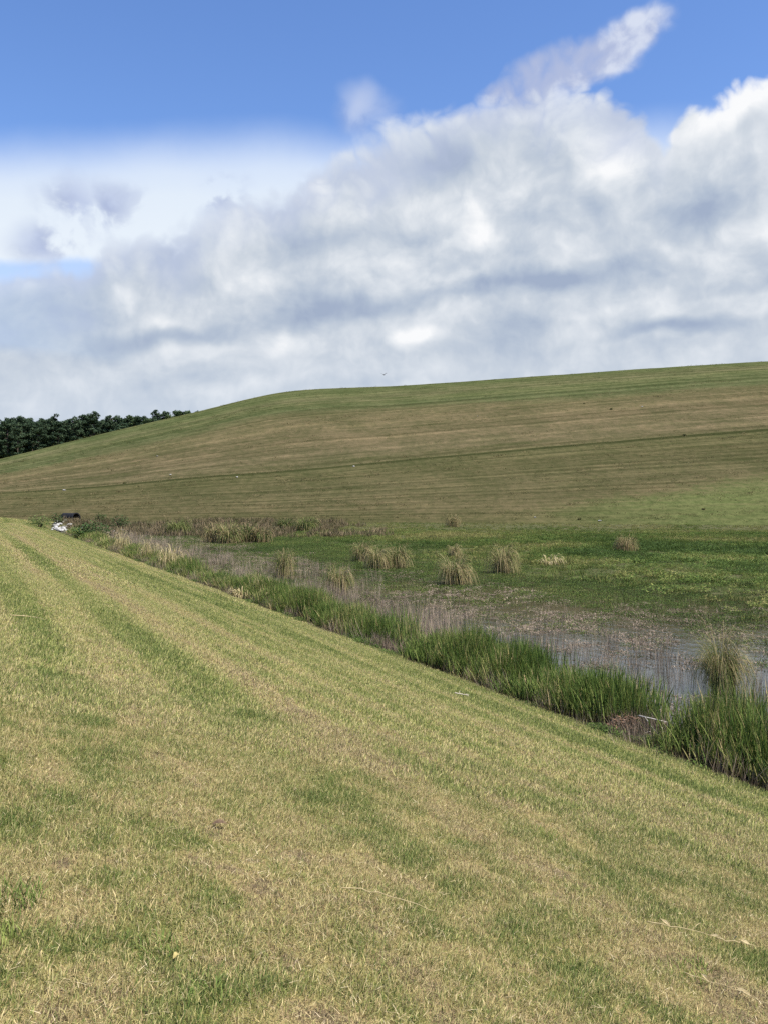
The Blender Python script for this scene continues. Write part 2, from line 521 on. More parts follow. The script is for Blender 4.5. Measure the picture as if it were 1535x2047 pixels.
# hill: stations in plan from its foot up over the ridge (image bearing u = x/y is only a plan angle)
HU = np.array([-1.10, -0.80, -0.62, -0.52, -0.433, -0.320, -0.207, -0.117, 0.018, 0.188, 0.433, 0.70, 1.10])
H_TOE = np.array([100, 102, 106, 110, 112, 111, 110, 109, 108, 107, 105, 102, 98.0])
H_RDY = np.array([118, 120, 122, 124.5, 127, 129.8, 132.6, 135.5, 141, 148, 156, 163, 170.0])
H_RDZ = np.array([1.6, 2.2, 3.0, 3.6, 4.2, 5.15, 6.6, 7.5, 9.4, 11.9, 15.4, 19, 23.0])
H_RIY = np.array([132, 136, 140, 144, 150, 170, 188, 205, 213, 225, 240, 248, 250.0])
H_RIZ = np.array([1.0, 2.4, 4.4, 7.0, 9.85, 15.4, 21.5, 27.3, 29.9, 34.0, 39.7, 43, 45.0])

def cubic(xq, xs, ys):
    """monotone-ish cubic through the stations"""
    xq = np.asarray(xq, float)
    d = np.gradient(ys, xs)
    i = np.clip(np.searchsorted(xs, xq) - 1, 0, len(xs) - 2)
    h = xs[i + 1] - xs[i]
    q = (xq - xs[i]) / h
    return ((1 + 2 * q) * (1 - q) ** 2 * ys[i] + q * (1 - q) ** 2 * h * d[i] + q * q * (3 - 2 * q) * ys[i + 1] + q * q * (q - 1) * h * d[i + 1])

RB = 1.6                                    # half width of the bench road
def hill_point(u, v):
    """u = bearing, v: 0 foot, 0.5 bench road, 1 ridge, above 1 over the top"""
    u, v = np.broadcast_arrays(np.asarray(u, float), np.asarray(v, float))
    ty, ry, rz, cy, cz = (cubic(u, HU, a) for a in (H_TOE, H_RDY, H_RDZ, H_RIY, H_RIZ))
    k = np.clip(v, 0, 1) * 2
    lowp = np.clip(k, 0, 1)
    upp = np.clip(k - 1, 0, 1)
    Y = ty + (ry - RB - ty) * lowp
    Z = 0.30 + (rz - 0.30) * lowp ** 1.06
    isup = k > 1
    bench = np.clip((k - 1) / 0.06, 0, 1)
    q = np.clip((k - 1.06) / 0.94, 0, 1)
    Yu = ry - RB + 2 * RB * bench + (cy - ry - RB) * q
    g1 = q - 0.10 * sstep(q, 0.80, 1.0) * (q - 0.80) / 0.2 * 0.35
    Zu = rz - 0.05 * bench + (cz - rz) * (g1 + 0.06 * np.sin(np.pi * q)) / 0.965
    Y = np.where(isup, Yu, Y)
    Z = np.where(isup, Zu, Z)
    o = np.clip(v - 1, 0, 1)
    wide = sstep(u, -0.30, 0.15)
    run = 60 + 170 * wide
    Y = Y + o * run
    Z = Z + o * run * 0.05 * (1 - o) - (cz + 2.0) * sstep(o, 0.08 + 0.42 * wide, 1.0)
    X = u * Y
    Z = Z + 0.18 * (fbm(X * 0.06, Y * 0.12, 61, 3) - 0.5) * np.clip(v * 8, 0, 1) + 0.07 * (fbm(X * 0.25, Y * 0.6, 62, 3) - 0.5) * np.clip(v * 8, 0, 1)
    return X, Y, Z

def hill_material():
    m, g, b, out = new_mat('hill_grass')
    geo = g.n('ShaderNodeNewGeometry')
    P = geo.outputs['Position']
    hv, hu = attr(g, 'across'), attr(g, 'along')
    H = g.n('ShaderNodeCombineXYZ', None, X=hu, Y=g.m('MULTIPLY', hv, 100.0), Z=0.0).outputs[0]
    big = g.noise(g.vm('MULTIPLY', H, (0.018, 0.075, 1)), 1.0, 4, 0.55)
    lines = g.noise(g.vm('MULTIPLY', H, (0.014, 0.30, 1)), 1.0, 4, 0.66)
    lines2 = g.noise(g.vm('MULTIPLY', H, (0.075, 0.62, 1)), 1.0, 3, 0.62)
    rows = g.noise(g.vm('MULTIPLY', H, (0.004, 0.80, 1)), 1.0, 2, 0.6)
    fine = g.noise(P, 0.9, 5, 0.70)
    blot = g.noise(P, 0.13, 4, 0.6)
    # the height of each belt wanders with 'big'
    v = g.m('ADD', hv, g.m('MULTIPLY', g.m('SUBTRACT', big, 0.5), 0.16))
    v = g.m('ADD', v, g.m('MULTIPLY', g.m('SUBTRACT', lines, 0.5), 0.09))
    v = g.m('ADD', v, g.m('MULTIPLY', g.m('SUBTRACT', lines2, 0.5), 0.04))
    belt = g.ramp(v, [(0.0, (0.0677, 0.0631, 0.0292)), (0.12, (0.0781, 0.0686, 0.0345)), (0.26, (0.0692, 0.0639, 0.0310)), (0.40, (0.0663, 0.0624, 0.0292)), (0.50, (0.0634, 0.0631, 0.0282)),
                      (0.56, (0.0869, 0.0749, 0.0400)), (0.64, (0.0914, 0.0772, 0.0409)), (0.73, (0.0840, 0.0749, 0.0373)), (0.78, (0.0608, 0.0700, 0.0303)), (0.83, (0.0689, 0.0767, 0.0323)), (0.87, (0.0837, 0.0835, 0.0400)), (0.92, (0.0689, 0.0784, 0.0323)), (0.95, (0.0608, 0.0733, 0.0293)), (1.0, (0.0754, 0.0827, 0.0333))])
    nav = g.m('ADD', g.m('MULTIPLY', lines, 0.5), g.m('MULTIPLY', lines2, 0.5))
    c = g.mix(g.ss(nav, 0.50, 0.62, 0.0, 0.75), belt, g.mix(1.0, belt, (1.40, 1.33, 1.34), 'MULTIPLY'))
    c = g.mix(g.ss(nav, 0.48, 0.36, 0.0, 0.7), c, g.mix(1.0, belt, (0.60, 0.70, 0.58), 'MULTIPLY'))
    brokn = g.ss(lines2, 0.36, 0.56, 0.25, 1.0)
    c = g.mix(g.m('MULTIPLY', g.ss(rows, 0.54, 0.62, 0.0, 0.7), brokn), c, g.mix(1.0, belt, (1.48, 1.42, 1.46), 'MULTIPLY'))
    c = g.mix(g.m('MULTIPLY', g.ss(rows, 0.46, 0.39, 0.0, 0.6), brokn), c, g.mix(1.0, belt, (0.52, 0.56, 0.50), 'MULTIPLY'))
    fb = g.m('ADD', g.m('MULTIPLY', fine, 0.6), g.m('MULTIPLY', blot, 0.4))
    c = g.mix(g.ss(fb, 0.38, 0.64), g.mix(1.0, c, (0.76, 0.82, 0.74), 'MULTIPLY'), g.mix(1.0, c, (1.25, 1.17, 1.2), 'MULTIPLY'))
    # fresh green apron at the foot on the right
    xx = g.n('ShaderNodeSeparateXYZ', None, Vector=P).outputs[0]
    lim = g.ss(xx, 6.0, 52.0, 0.04, 0.21, 'LINEAR')
    ap = g.m('MULTIPLY', g.ss(g.m('SUBTRACT', g.m('ADD', hv, g.m('MULTIPLY', g.m('SUBTRACT', fb, 0.5), 0.16)), lim), 0.035, -0.035), g.ss(xx, 10, 40, 0, 0.9))
    c = g.mix(g.m('MULTIPLY', ap, g.ss(nav, 0.36, 0.60, 1.0, 0.65)), c, g.mix(g.ss(fine, 0.3, 0.7), (0.056, 0.074, 0.024), (0.102, 0.118, 0.042)))
    # trodden bench, with its shadow line painted along the lower edge
    rd = g.m('ABSOLUTE', g.m('SUBTRACT', hv, 0.514))
    roadf = g.m('MULTIPLY', g.ss(rd, 0.018, 0.010), g.ss(blot, 0.3, 0.6, 0.6, 1.0))
    under = g.m('ABSOLUTE', g.m('SUBTRACT', hv, 0.488))  # shadow below the bench, put into the colour
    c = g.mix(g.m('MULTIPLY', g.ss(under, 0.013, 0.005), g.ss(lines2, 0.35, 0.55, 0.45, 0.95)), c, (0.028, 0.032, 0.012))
    c = g.mix(roadf, c, g.mix(fine, (0.125, 0.108, 0.054), (0.20, 0.175, 0.088)))
    g.set(b.inputs['Base Color'], c)
    b.inputs['Roughness'].default_value = 0.95
    b.inputs['Specular IOR Level'].default_value = 0.0
    bp = g.n('ShaderNodeBump', None, Height=g.m('ADD', fine, g.m('MULTIPLY', nav, 0.8)))
    bp.inputs['Strength'].default_value = 0.7
    bp.inputs['Distance'].default_value = 0.5
    g.set(b.inputs['Normal'], bp.outputs[0])
    return m

def build_hill():
    us = np.concatenate([np.linspace(-1.08, -0.56, 20)[:-1], np.linspace(-0.56, 0.56, 260), np.linspace(0.56, 1.08, 20)[1:]])
    vs = np.concatenate([np.linspace(-0.03, 0.5, 80)[:-1], np.linspace(0.5, 0.53, 5)[:-1], np.linspace(0.53, 1.04, 100)[:-1], np.linspace(1.04, 2.0, 50)])
    uu, vv = np.meshgrid(us, vs, indexing='xy')
    X, Y, Z = hill_point(uu.ravel(), np.maximum(vv.ravel(), 0))
    neg = np.minimum(vv.ravel(), 0)
    Y = Y + neg * 60; X = uu.ravel() * Y; Z = Z + neg * 40
    o = mesh_obj('hill', np.stack([X, Y, Z], 1), grid_faces(len(vs), len(us)), hill_material(), smooth=True)
    vattr(o, 'across', vv.ravel())
    vattr(o, 'along', uu.ravel() * 150)
    tag(o, kind='structure')
    return o
build_hill()

def build_water():
    m, g, b, out = new_mat('marsh_water')
    geo = g.n('ShaderNodeNewGeometry')
    P = geo.outputs['Position']
    b.inputs['Base Color'].default_value = (0.020, 0.018, 0.011, 1)
    b.inputs['Roughness'].default_value = 0.06
    b.inputs['Specular IOR Level'].default_value = 0.5
    b.inputs['IOR'].default_value = 1.6
    rip = g.noise(g.vm('MULTIPLY', P, (1.0, 0.6, 1.0)), 3.2, 4, 0.62)
    bp = g.n('ShaderNodeBump', None, Height=rip)
    bp.inputs['Strength'].default_value = 0.22
    bp.inputs['Distance'].default_value = 0.04
    g.set(b.inputs['Normal'], bp.outputs[0])
    # outline follows the shore
    a, e = [], []
    for s in np.linspace(-60, 118, 60):
        x, y = xy_of(s, -0.4)
        a.append((x, y))
    nn = len(a)
    V = [(x, y, 0.0) for x, y in a]
    far = [xy_of(118, 2)] + [(-30, 111), (0, 111), (60, 108), (110, 104), (110, -30)]
    V += [(x, y, 0.0) for x, y in far]
    o = mesh_obj('water', V, [list(range(len(V)))], m)
    tag(o, kind='structure')
build_water()

# ------------------------------------------------------------------ leaf-blade geometry and scattering
def blades(n, radius, h, w, lean=0.35, seed=0, curl=0.5, arch=0.0, lens=None, segs=2, flat=0.0, power=0.5):
    """n tapered blades rooted within radius; returns verts, faces, blade id, up"""
    q = np.random.default_rng(seed)
    V, F, B, U = [], [], [], []
    for i in range(n):
        a = q.uniform(0, 2 * math.pi)
        rr = radius * q.uniform(0, 1) ** power
        bx, by = rr * math.cos(a), rr * math.sin(a)
        hh = q.uniform(*h)
        ww = q.uniform(*w) * 0.5
        la = q.uniform(0, 2 * math.pi)
        if lean < 0:                       # lean outwards from the middle
            la = a + q.normal(0, 0.4)
        ln = abs(lean) * q.uniform(0.3, 1.3)
        if q.uniform() < flat:
            ln = q.uniform(0.9, 1.45)
        dx, dy = math.cos(la), math.sin(la)
        sx, sy = -dy, dx
        tw = q.uniform(-0.9, 0.9)
        ca, sa = math.cos(tw), math.sin(tw)
        sx, sy = sx * ca + dx * sa, sy * ca + dy * sa
        rid = q.uniform()
        b0 = len(V)
        px, py, pz, ang = bx, by, -0.004, ln * 0.5
        step = hh / segs
        for k in range(segs + 1):
            f = k / segs
            wk = ww * (1 - 0.25 * f) if k < segs else 0
            if k < segs:
                V += [(px - sx * wk, py - sy * wk, pz), (px + sx * wk, py + sy * wk, pz)]
                B += [rid, rid]; U += [f, f]
            else:
                V.append((px, py, pz)); B.append(rid); U.append(1.0)
            px += dx * math.sin(ang) * step
            py += dy * math.sin(ang) * step
            pz += math.cos(ang) * step
            ang = min(ang + (ln * curl * 2 + arch) / segs, 2.75)
        for k in range(segs - 1):
            F.append((b0 + 2 * k, b0 + 2 * k + 1, b0 + 2 * k + 3, b0 + 2 * k + 2))
        F.append((b0 + 2 * segs - 2, b0 + 2 * segs - 1, b0 + 2 * segs))
    return V, F, B, U

def blade_object(name, data, mat, parent=None, tint=None, link=True):
    V, F, B, U = data
    o = mesh_obj(name, V, F, mat, parent)
    vattr(o, 'blade', B)
    vattr(o, 'up', U)
    if tint is not None:
        vattr(o, 'tint', np.full(len(V), tint) if np.isscalar(tint) else tint)
    if not link:
        col.objects.unlink(o)
    elif parent:
        o['kind'] = 'stuff'                # leaves too small to pick apart
    return o

def leaves(n, radius, height, size, seed=0, droop=0.4):
    """little stems with broad leaves"""
    q = np.random.default_rng(seed)
    V, F, B, U = [], [], [], []
    for i in range(n):
        a, rr = q.uniform(0, 6.283), radius * q.uniform(0, 1) ** 0.5
        z = height * q.uniform(0.25, 1.0) * (1 - 0.35 * rr / radius)
        c = np.array([rr * math.cos(a), rr * math.sin(a), z])
        la = q.uniform(0, 6.283)
        d = np.array([math.cos(la), math.sin(la), q.uniform(-droop, 0.7)])
        d /= np.linalg.norm(d)
        sd = np.cross(d, (0, 0, 1)); sd /= np.linalg.norm(sd) + 1e-6
        sd = sd + np.array([0, 0, q.uniform(-.5, .5)])
        L = size * q.uniform(0.6, 1.3)
        b0 = len(V)
        rid = q.uniform()
        for p in (c, c + d * L * 0.45 + sd * L * 0.22, c + d * L, c + d * L * 0.45 - sd * L * 0.22):
            V.append(tuple(p)); B.append(rid); U.append(min(1.0, 0.25 + 0.75 * z / height))
        F.append((b0, b0 + 1, b0 + 2, b0 + 3))
        if q.uniform() < 0.35:             # its stem
            b0 = len(V)
            for p in ((c[0] * .5, c[1] * .5, -0.01), (c[0] * .5 + 0.006, c[1] * .5, -0.01), tuple(c)):
                V.append(p); B.append(rid); U.append(0.3)
            F.append((b0, b0 + 1, b0 + 2))
    return V, F, B, U

def scatter(name, pts, tint, protos, scale=(0.8, 1.25), tilt=0.12, label=None, cat=None, scl=None, slope=None):
    n = len(pts)
    me = bpy.data.meshes.new(name)
    me.from_pydata(np.asarray(pts).tolist(), [], [])
    o = bpy.data.objects.new(name, me)
    col.objects.link(o)
    rot = np.stack([rng.normal(0, tilt, n), rng.normal(0, tilt, n), rng.uniform(0, 6.283, n)], 1)
    if slope is not None:                  # lean whole patches with the ground they grow on
        ang = rot[:, 2]
        gx, gy = slope
        m = []
        for i in range(n):
            nv = Vector((-gx[i], -gy[i], 1)).normalized()
            qn = Vector((0, 0, 1)).rotation_difference(nv)
            e = (qn @ Matrix.Rotation(ang[i], 4, 'Z').to_quaternion()).to_euler()
            m.append((e.x, e.y, e.z))
        rot = np.array(m)
    if scl is None:
        scl = rng.uniform(scale[0], scale[1], n)
    scl = np.asarray(scl)
    if scl.ndim == 1:
        scl = np.stack([scl, scl, scl], 1)
    for nm, ty, arr, key in (('rot', 'FLOAT_VECTOR', rot, 'vector'), ('scl', 'FLOAT_VECTOR', scl, 'vector'), ('tint', 'FLOAT', tint, 'value')):
        at = me.attributes.new(nm, ty, 'POINT')
        at.data.foreach_set(key, np.asarray(arr, dtype=np.float32).ravel())
    at = me.attributes.new('pick', 'INT', 'POINT')
    at.data.foreach_set('value', rng.integers(0, len(protos), n).astype(np.int32))
    pc = bpy.data.collections.new(name + '_kinds')
    for p in protos:
        pc.objects.link(p)
    ng = bpy.data.node_groups.new(name, 'GeometryNodeTree')
    ng.interface.new_socket('Geometry', in_out='INPUT', socket_type='NodeSocketGeometry')
    ng.interface.new_socket('Geometry', in_out='OUTPUT', socket_type='NodeSocketGeometry')
    N, L = ng.nodes, ng.links
    gi, go = N.new('NodeGroupInput'), N.new('NodeGroupOutput')
    ci = N.new('GeometryNodeCollectionInfo')
    ci.inputs['Collection'].default_value = pc
    ci.inputs['Separate Children'].default_value = True
    ci.inputs['Reset Children'].default_value = True
    ip = N.new('GeometryNodeInstanceOnPoints')
    ip.inputs['Pick Instance'].default_value = True
    for key, ty, sock in (('pick', 'INT', 'Instance Index'), ('rot', 'FLOAT_VECTOR', 'Rotation'), ('scl', 'FLOAT_VECTOR', 'Scale')):
        na = N.new('GeometryNodeInputNamedAttribute')
        na.data_type = ty
        na.inputs['Name'].default_value = key
        L.new(na.outputs['Attribute'], ip.inputs[sock])
    L.new(gi.outputs[0], ip.inputs['Points'])
    L.new(ci.outputs[0], ip.inputs['Instance'])
    L.new(ip.outputs[0], go.inputs[0])
    md = o.modifiers.new('scatter', 'NODES')
    md.node_group = ng
    tag(o, label, cat, kind='stuff')
    return o

def sector(n, r0, r1, half, power=2.0):
    """n points spread evenly over a ring sector in front of the camera"""
    r = np.sqrt(rng.uniform(r0 * r0, r1 * r1, n))
    a = np.radians(rng.uniform(-half, half, n))
    return r * np.sin(a), r * np.cos(a)

def grad_ground(x, y, e=0.15):
    return (ground_z(x + e, y) - ground_z(x - e, y)) / (2 * e), (ground_z(x, y + e) - ground_z(x, y - e)) / (2 * e)

# ------------------------------------------------------------------ mown grass of the bank
TURF = [(0.0, (0.133, 0.177, 0.051)), (0.25, (0.233, 0.276, 0.078)), (0.45, (0.373, 0.387, 0.127)), (0.60, (0.477, 0.444, 0.175)), (0.76, (0.594, 0.508, 0.254)), (0.88, (0.572, 0.460, 0.244)), (1.0, (0.286, 0.219, 0.133))]
m_turf = blade_mat('turf_blades', TURF, trans=0.36, root=(0.33, 0.28, 0.13), root_mix=0.4, shift=0.75)

TURF_NEAR = [(0.0, (0.096, 0.149, 0.038)), (0.25, (0.180, 0.220, 0.062)), (0.45, (0.300, 0.302, 0.102)), (0.60, (0.432, 0.384, 0.156)), (0.76, (0.588, 0.504, 0.252)), (0.88, (0.528, 0.416, 0.210)), (1.0, (0.324, 0.252, 0.132))]
m_turf_near = blade_mat('turf_blades_near', TURF_NEAR, trans=0.28, root=(0.21, 0.17, 0.08), root_mix=0.5, shift=0.9)

def turf(name, r0, r1, half, dens, protos, label, tshift=0.0):
    area = math.radians(2 * half) / 2 * (r1 * r1 - r0 * r0)
    n = int(area * dens)
    x, y = sector(n, r0, r1, half)
    s, t = st_of(x, y)
    keep = (t + shore_wob(s) < -0.55 + 0.18 * rng.normal(0, 1, n)) & (t > -17.1 + 0.128 * s - 4) & (s < 122)
    st_ = straw(x, y)
    bare = fbm(x * 1.9, y * 1.9, 71, 3)
    keep &= rng.uniform(0, 1, n) < np.clip(1.15 - 1.6 * np.clip(bare - 0.62, 0, 1) * 3, 0.6, 1)
    x, y, st_ = x[keep], y[keep], st_[keep]
    z = ground_z(x, y)
    tint = np.clip(st_ + rng.normal(0, 0.21 if r0 < 5 else 0.10, len(x)) + tshift, 0, 1)
    hs = rng.uniform(0.55, 1.35, len(x)) * (1.15 - 0.45 * st_)
    sc = np.stack([rng.uniform(0.85, 1.2, len(x)), rng.uniform(0.85, 1.2, len(x)), hs], 1)
    return scatter(name, np.stack([x, y, z - 0.004], 1), tint, protos, scl=sc, slope=grad_ground(x, y), label=label, cat='grass')

P_near = [blade_object(f'near_blades_{i}', blades(48, 0.13, (0.018, 0.060), (0.0018, 0.0036), 0.65, 100 + i, flat=0.4), m_turf_near, link=False) for i in range(7)]
P_mid = [blade_object(f'mid_blades_{i}', blades(46, 0.16, (0.03, 0.07), (0.005, 0.009), 0.5, 130 + i, flat=0.25), m_turf, link=False) for i in range(6)]
P_far = [blade_object(f'far_blades_{i}', blades(52, 0.32, (0.035, 0.08), (0.012, 0.022), 0.5, 160 + i, flat=0.2), m_turf, link=False) for i in range(5)]
turf('mown_grass', 1.2, 9.6, 33, 430, P_near, 'short mown grass underfoot, streaked green and straw yellow')
turf('mown_grass_slope', 7.6, 27, 31, 115, P_mid, 'mown grass across the middle of the bank in pale streaks', 0.05)
turf('mown_grass_far', 27, 122, 31, 36, P_far, 'mown grass on the far end of the bank narrowing to a point', 0.06)

# bleached clippings left lying by the mower
m_clip = blade_mat('clippings', [(0.0, (0.32, 0.25, 0.13)), (0.5, (0.47, 0.39, 0.22)), (1.0, (0.60, 0.51, 0.33))], trans=0.15, root_mix=0.0)
P_clip = [blade_object(f'clipping_{i}', blades(9, 0.22, (0.03, 0.08), (0.0013, 0.0026), 1.3, 180 + i, curl=0.15, flat=1.0), m_clip, link=False) for i in range(6)]
for o in P_clip:                            # they lie flat
    for v_ in o.data.vertices:
        v_.co.z *= 0.22
def clippings():
    n = 9000
    x, y = sector(n, 1.2, 13, 33)
    s, t = st_of(x, y)
    v = straw(x, y)
    keep = (t < -0.5) & (rng.uniform(0, 1, n) < np.clip((v - 0.35) * 1.6, 0.05, 1))
    x, y = x[keep], y[keep]
    z = ground_z(x, y) + rng.uniform(0.008, 0.030, len(x))
    scatter('straw_clippings', np.stack([x, y, z], 1), np.clip(rng.normal(0.5, 0.25, len(x)), 0, 1), P_clip, slope=grad_ground(x, y), label='bleached straw clippings lying over the near grass', cat='straw')
clippings()

# ------------------------------------------------------------------ marsh plants
MARSH = [(0.0, (0.044, 0.075, 0.018)), (0.3, (0.076, 0.122, 0.027)), (0.55, (0.122, 0.170, 0.038)), (0.75, (0.195, 0.200, 0.060)), (1.0, (0.26, 0.23, 0.09))]
m_marsh = blade_mat('marsh_leaves', MARSH, trans=0.25, root=(0.06, 0.06, 0.025), root_mix=0.6)
DEAD = [(0.0, (0.13, 0.10, 0.070)), (0.4, (0.24, 0.185, 0.135)), (0.7, (0.34, 0.265, 0.20)), (1.0, (0.46, 0.38, 0.26))]
m_dead = blade_mat('dead_stems', DEAD, trans=0.15, root=(0.10, 0.075, 0.05), root_mix=0.4)
REED = [(0.0, (0.070, 0.120, 0.026)), (0.35, (0.120, 0.180, 0.040)), (0.6, (0.195, 0.240, 0.064)), (0.8, (0.31, 0.28, 0.11)), (1.0, (0.48, 0.38, 0.19))]
m_reed = blade_mat('reed_blades', REED, trans=0.28, root=(0.10, 0.068, 0.040), root_mix=1.0, shift=0.75)

P_low = [blade_object(f'low_grass_{i}', blades(60, 0.42, (0.10, 0.30), (0.012, 0.026), 0.55, 200 + i), m_marsh, link=False) for i in range(5)]
P_leaf = [blade_object(f'broad_leaves_{i}', leaves(85, 0.40, 0.28, 0.10, 220 + i), m_marsh, link=False) for i in range(5)]
P_mat = [blade_object(f'mat_{i}', blades(70, 0.50, (0.05, 0.22), (0.010, 0.024), 0.8, 240 + i, flat=0.75), m_dead, link=False) for i in range(4)]
P_matg = [blade_object(f'green_mat_{i}', blades(60, 0.50, (0.05, 0.16), (0.012, 0.026), 0.8, 250 + i, flat=0.5), m_marsh, link=False) for i in range(4)]
P_stem = [blade_object(f'thin_stem_{i}', blades(26, 0.38, (0.45, 1.0), (0.005, 0.010), 0.16, 260 + i, segs=3), m_dead, link=False) for i in range(5)]
P_reed = [blade_object(f'reed_{i}', blades(26, 0.26, (0.55, 1.25), (0.009, 0.019), 0.22, 280 + i, segs=4, curl=0.7), m_reed, link=False) for i in range(7)]

m_rough = blade_mat('rough_blades', [(0.0, (0.075, 0.085, 0.030)), (0.35, (0.13, 0.105, 0.055)), (0.65, (0.22, 0.165, 0.10)), (1.0, (0.33, 0.26, 0.15))], trans=0.2, root=(0.07, 0.06, 0.03), root_mix=0.5)
P_rough = [blade_object(f'rough_{i}', blades(40, 0.5, (0.4, 1.0), (0.02, 0.04), 0.4, 320 + i, segs=3), m_rough, link=False) for i in range(4)]
for k_, os_ in ((0.32, P_mat), (0.5, P_matg)):      # mats float flat on the water
    for o in os_:
        for v_ in o.data.vertices:
            v_.co.z *= k_
def marsh_edge(x, y):
    s, t = st_of(x, y)
    return 11.5 + 0.085 * np.clip(s, 0, 120) + 7 * (fbm(x * 0.09, y * 0.09, 33, 3) - 0.5)

def build_marsh():
    # far green sward
    n = 44000
    x, y = sector(n, 24, 124, 30)
    s, t = st_of(x, y)
    g = sstep(t - marsh_edge(x, y), -1.0, 9.0)
    patch = fbm(x * 0.16, y * 0.16, 81, 4)
    p = g * (0.55 + 0.9 * patch) * (1 - 0.85 * sstep(fbm(x * 0.5, y * 0.5, 85, 4), 0.50, 0.60) * sstep(t - marsh_edge(x, y), 14, 4)) * (1 - 0.6 * sstep(y, 107, 116))
    keep = (rng.uniform(0, 1, n) < p) & (t > 2) & (y < 109 + 6 * fbm(x * 0.2, y * 0.2, 84, 3) * rng.uniform(0, 1.3, n))
    x, y, t, patch = x[keep], y[keep], t[keep], patch[keep]
    tint = 0.47 + 1.3 * (fbm(x * 0.14, y * 0.14, 82, 4) - 0.5) + 0.20 * sstep(y, 55, 90) + rng.normal(0, 0.10, len(x))
    rightside = sstep(x, 8, 16) * sstep(y, 75, 50)
    isleaf = rng.uniform(0, 1, len(x)) < 0.15 + 0.65 * rightside
    z = np.maximum(ground_z(x, y), 0.0)
    sc = rng.uniform(0.7, 1.3, len(x)) * (0.55 + 0.7 * fbm(x * 0.3, y * 0.3, 83, 3)) * (1 - 0.5 * sstep(y, 80, 104))
    P = np.stack([x, y, z], 1)
    scatter('marsh_grass', P[~isleaf], np.clip(tint[~isleaf], 0, 1), P_low, scl=sc[~isleaf], label='bright green marsh grass spreading to the foot of the hill', cat='marsh grass')
    scatter('marsh_leaves', P[isleaf], np.clip(tint[isleaf] - 0.14, 0, 1), P_leaf, scl=sc[isleaf], label='leafy green marsh plants at the edge of the water', cat='marsh plants')
    # floating mats and thatch on the open water
    n = 66000
    x, y = sector(n, 12, 95, 30)
    s, t = st_of(x, y)
    e = t - marsh_edge(x, y)
    f = fbm(x * 0.75, y * 0.75, 91, 5, 0.6)
    cover = 0.462 - 0.02 * sstep(s, 28, 20) * sstep(t, 2.0, 3.5) + 0.17 * sstep(e, -7, -1) + 0.08 * sstep(t, 4.5, 1.5) + 0.16 * sstep(s, 19, 32) * sstep(t, 2, 5)
    keep = (f < cover * 0.98) & (t > 0.8) & (e < 8) & (rng.uniform(0, 1, n) < 0.85)
    x, y, t, e = x[keep], y[keep], t[keep], e[keep]
    gprob = np.clip(0.18 + 0.75 * sstep(e, -7, 0) + 0.6 * sstep(st_of(x, y)[0], 22, 36) + 0.6 * (fbm(x * 0.3, y * 0.3, 92, 3) - 0.5), 0, 1)
    isg = rng.uniform(0, 1, len(x)) < gprob
    P = np.stack([x, y, np.maximum(ground_z(x, y), 0.0) + 0.002], 1)
    tint = 0.40 + 0.6 * (fbm(x * 0.25, y * 0.25, 93, 3) - 0.5) + rng.normal(0, 0.12, len(x))
    sc = rng.uniform(0.45, 1.1, len(x))
    scatter('dead_mat', P[~isg], np.clip(tint[~isg], 0, 1), P_mat, scl=sc[~isg], label='brown dead plants floating in mats on the shallow water', cat='dead plants')
    scatter('green_mat', P[isg], np.clip(tint[isg] - 0.12, 0, 1), P_matg, scl=sc[isg], label='olive green water weed between the puddles', cat='water weed')
    # thin lilac-brown stems behind the reeds
    n = 1900
    s = rng.uniform(4, 92, n); t = 1.0 + rng.gamma(1.6, 1.15, n)
    x, y = xy_of(s, t)
    f = fbm(s * 0.28, t * 0.5, 95, 3)
    keep = (f > 0.43 - 0.10 * sstep(s, 25, 45)) & (t < 8.5)
    x, y, s, t = x[keep], y[keep], s[keep], t[keep]
    P = np.stack([x, y, np.maximum(ground_z(x, y), -0.03)], 1)
    tint = 0.60 + rng.normal(0, 0.16, len(x))
    scatter('dead_stems', P, np.clip(tint, 0, 1), P_stem, scl=rng.uniform(0.45, 0.95, len(x)) * (0.8 + 0.35 * fbm(x * .4, y * .4, 96, 2)), label='thin lilac brown dead stems standing in the water behind the reeds', cat='dead stems')
    # green reeds along the foot of the bank
    n = 12500
    s = rng.uniform(3, 94, n); t = rng.normal(0.55, 0.38, n)
    w = fbm(s * 0.42, t * 0.25 + 7, 97, 3)
    dens = np.clip(0.62 + 2.8 * (w - 0.49) + 0.25 * sstep(s, 16, 8), 0.10, 1) * (1 - 0.45 * sstep(s, 28, 42))
    gap = (np.abs(s - 12.0) < 0.5) & (t < 0.55)
    keep = (rng.uniform(0, 1, n) < dens) & (t > -0.25 + shore_wob(s) * -1) & ~gap
    s, t, w = s[keep], t[keep], w[keep]
    x, y = xy_of(s, t - shore_wob(s))
    z = np.maximum(ground_z(x, y), -0.06)
    hfac = 0.20 + 1.08 * fbm(s * 1.1, t * 0.8 + 2, 98, 3) - 0.16 * sstep(s, 26, 50)
    hfac *= 0.55 + 0.45 * sstep(t, -0.2, 0.5)
    tint = 0.36 + 0.60 * (fbm(s * 0.6, t * 0.9, 99, 3) - 0.5) + rng.normal(0, 0.10, len(s)) + 0.04 * sstep(s, 36, 48)
    tint += 0.5 * (rng.uniform(0, 1, len(s)) < np.where(s > 32, 0.16, 0.09))
    wd = rng.uniform(0.8, 1.2, len(s)) * (1 + 0.6 * sstep(s, 30, 80))
    hh = rng.uniform(0.8, 1.12, len(s)) * hfac
    scatter('reeds', np.stack([x, y, z], 1), np.clip(tint, 0, 1), P_reed, scl=np.stack([wd, wd, hh], 1), tilt=0.05, label='dense green reeds in a belt along the foot of the bank', cat='reeds')
    # brown thatch and broken stems round the feet of the reeds
    n = 2600
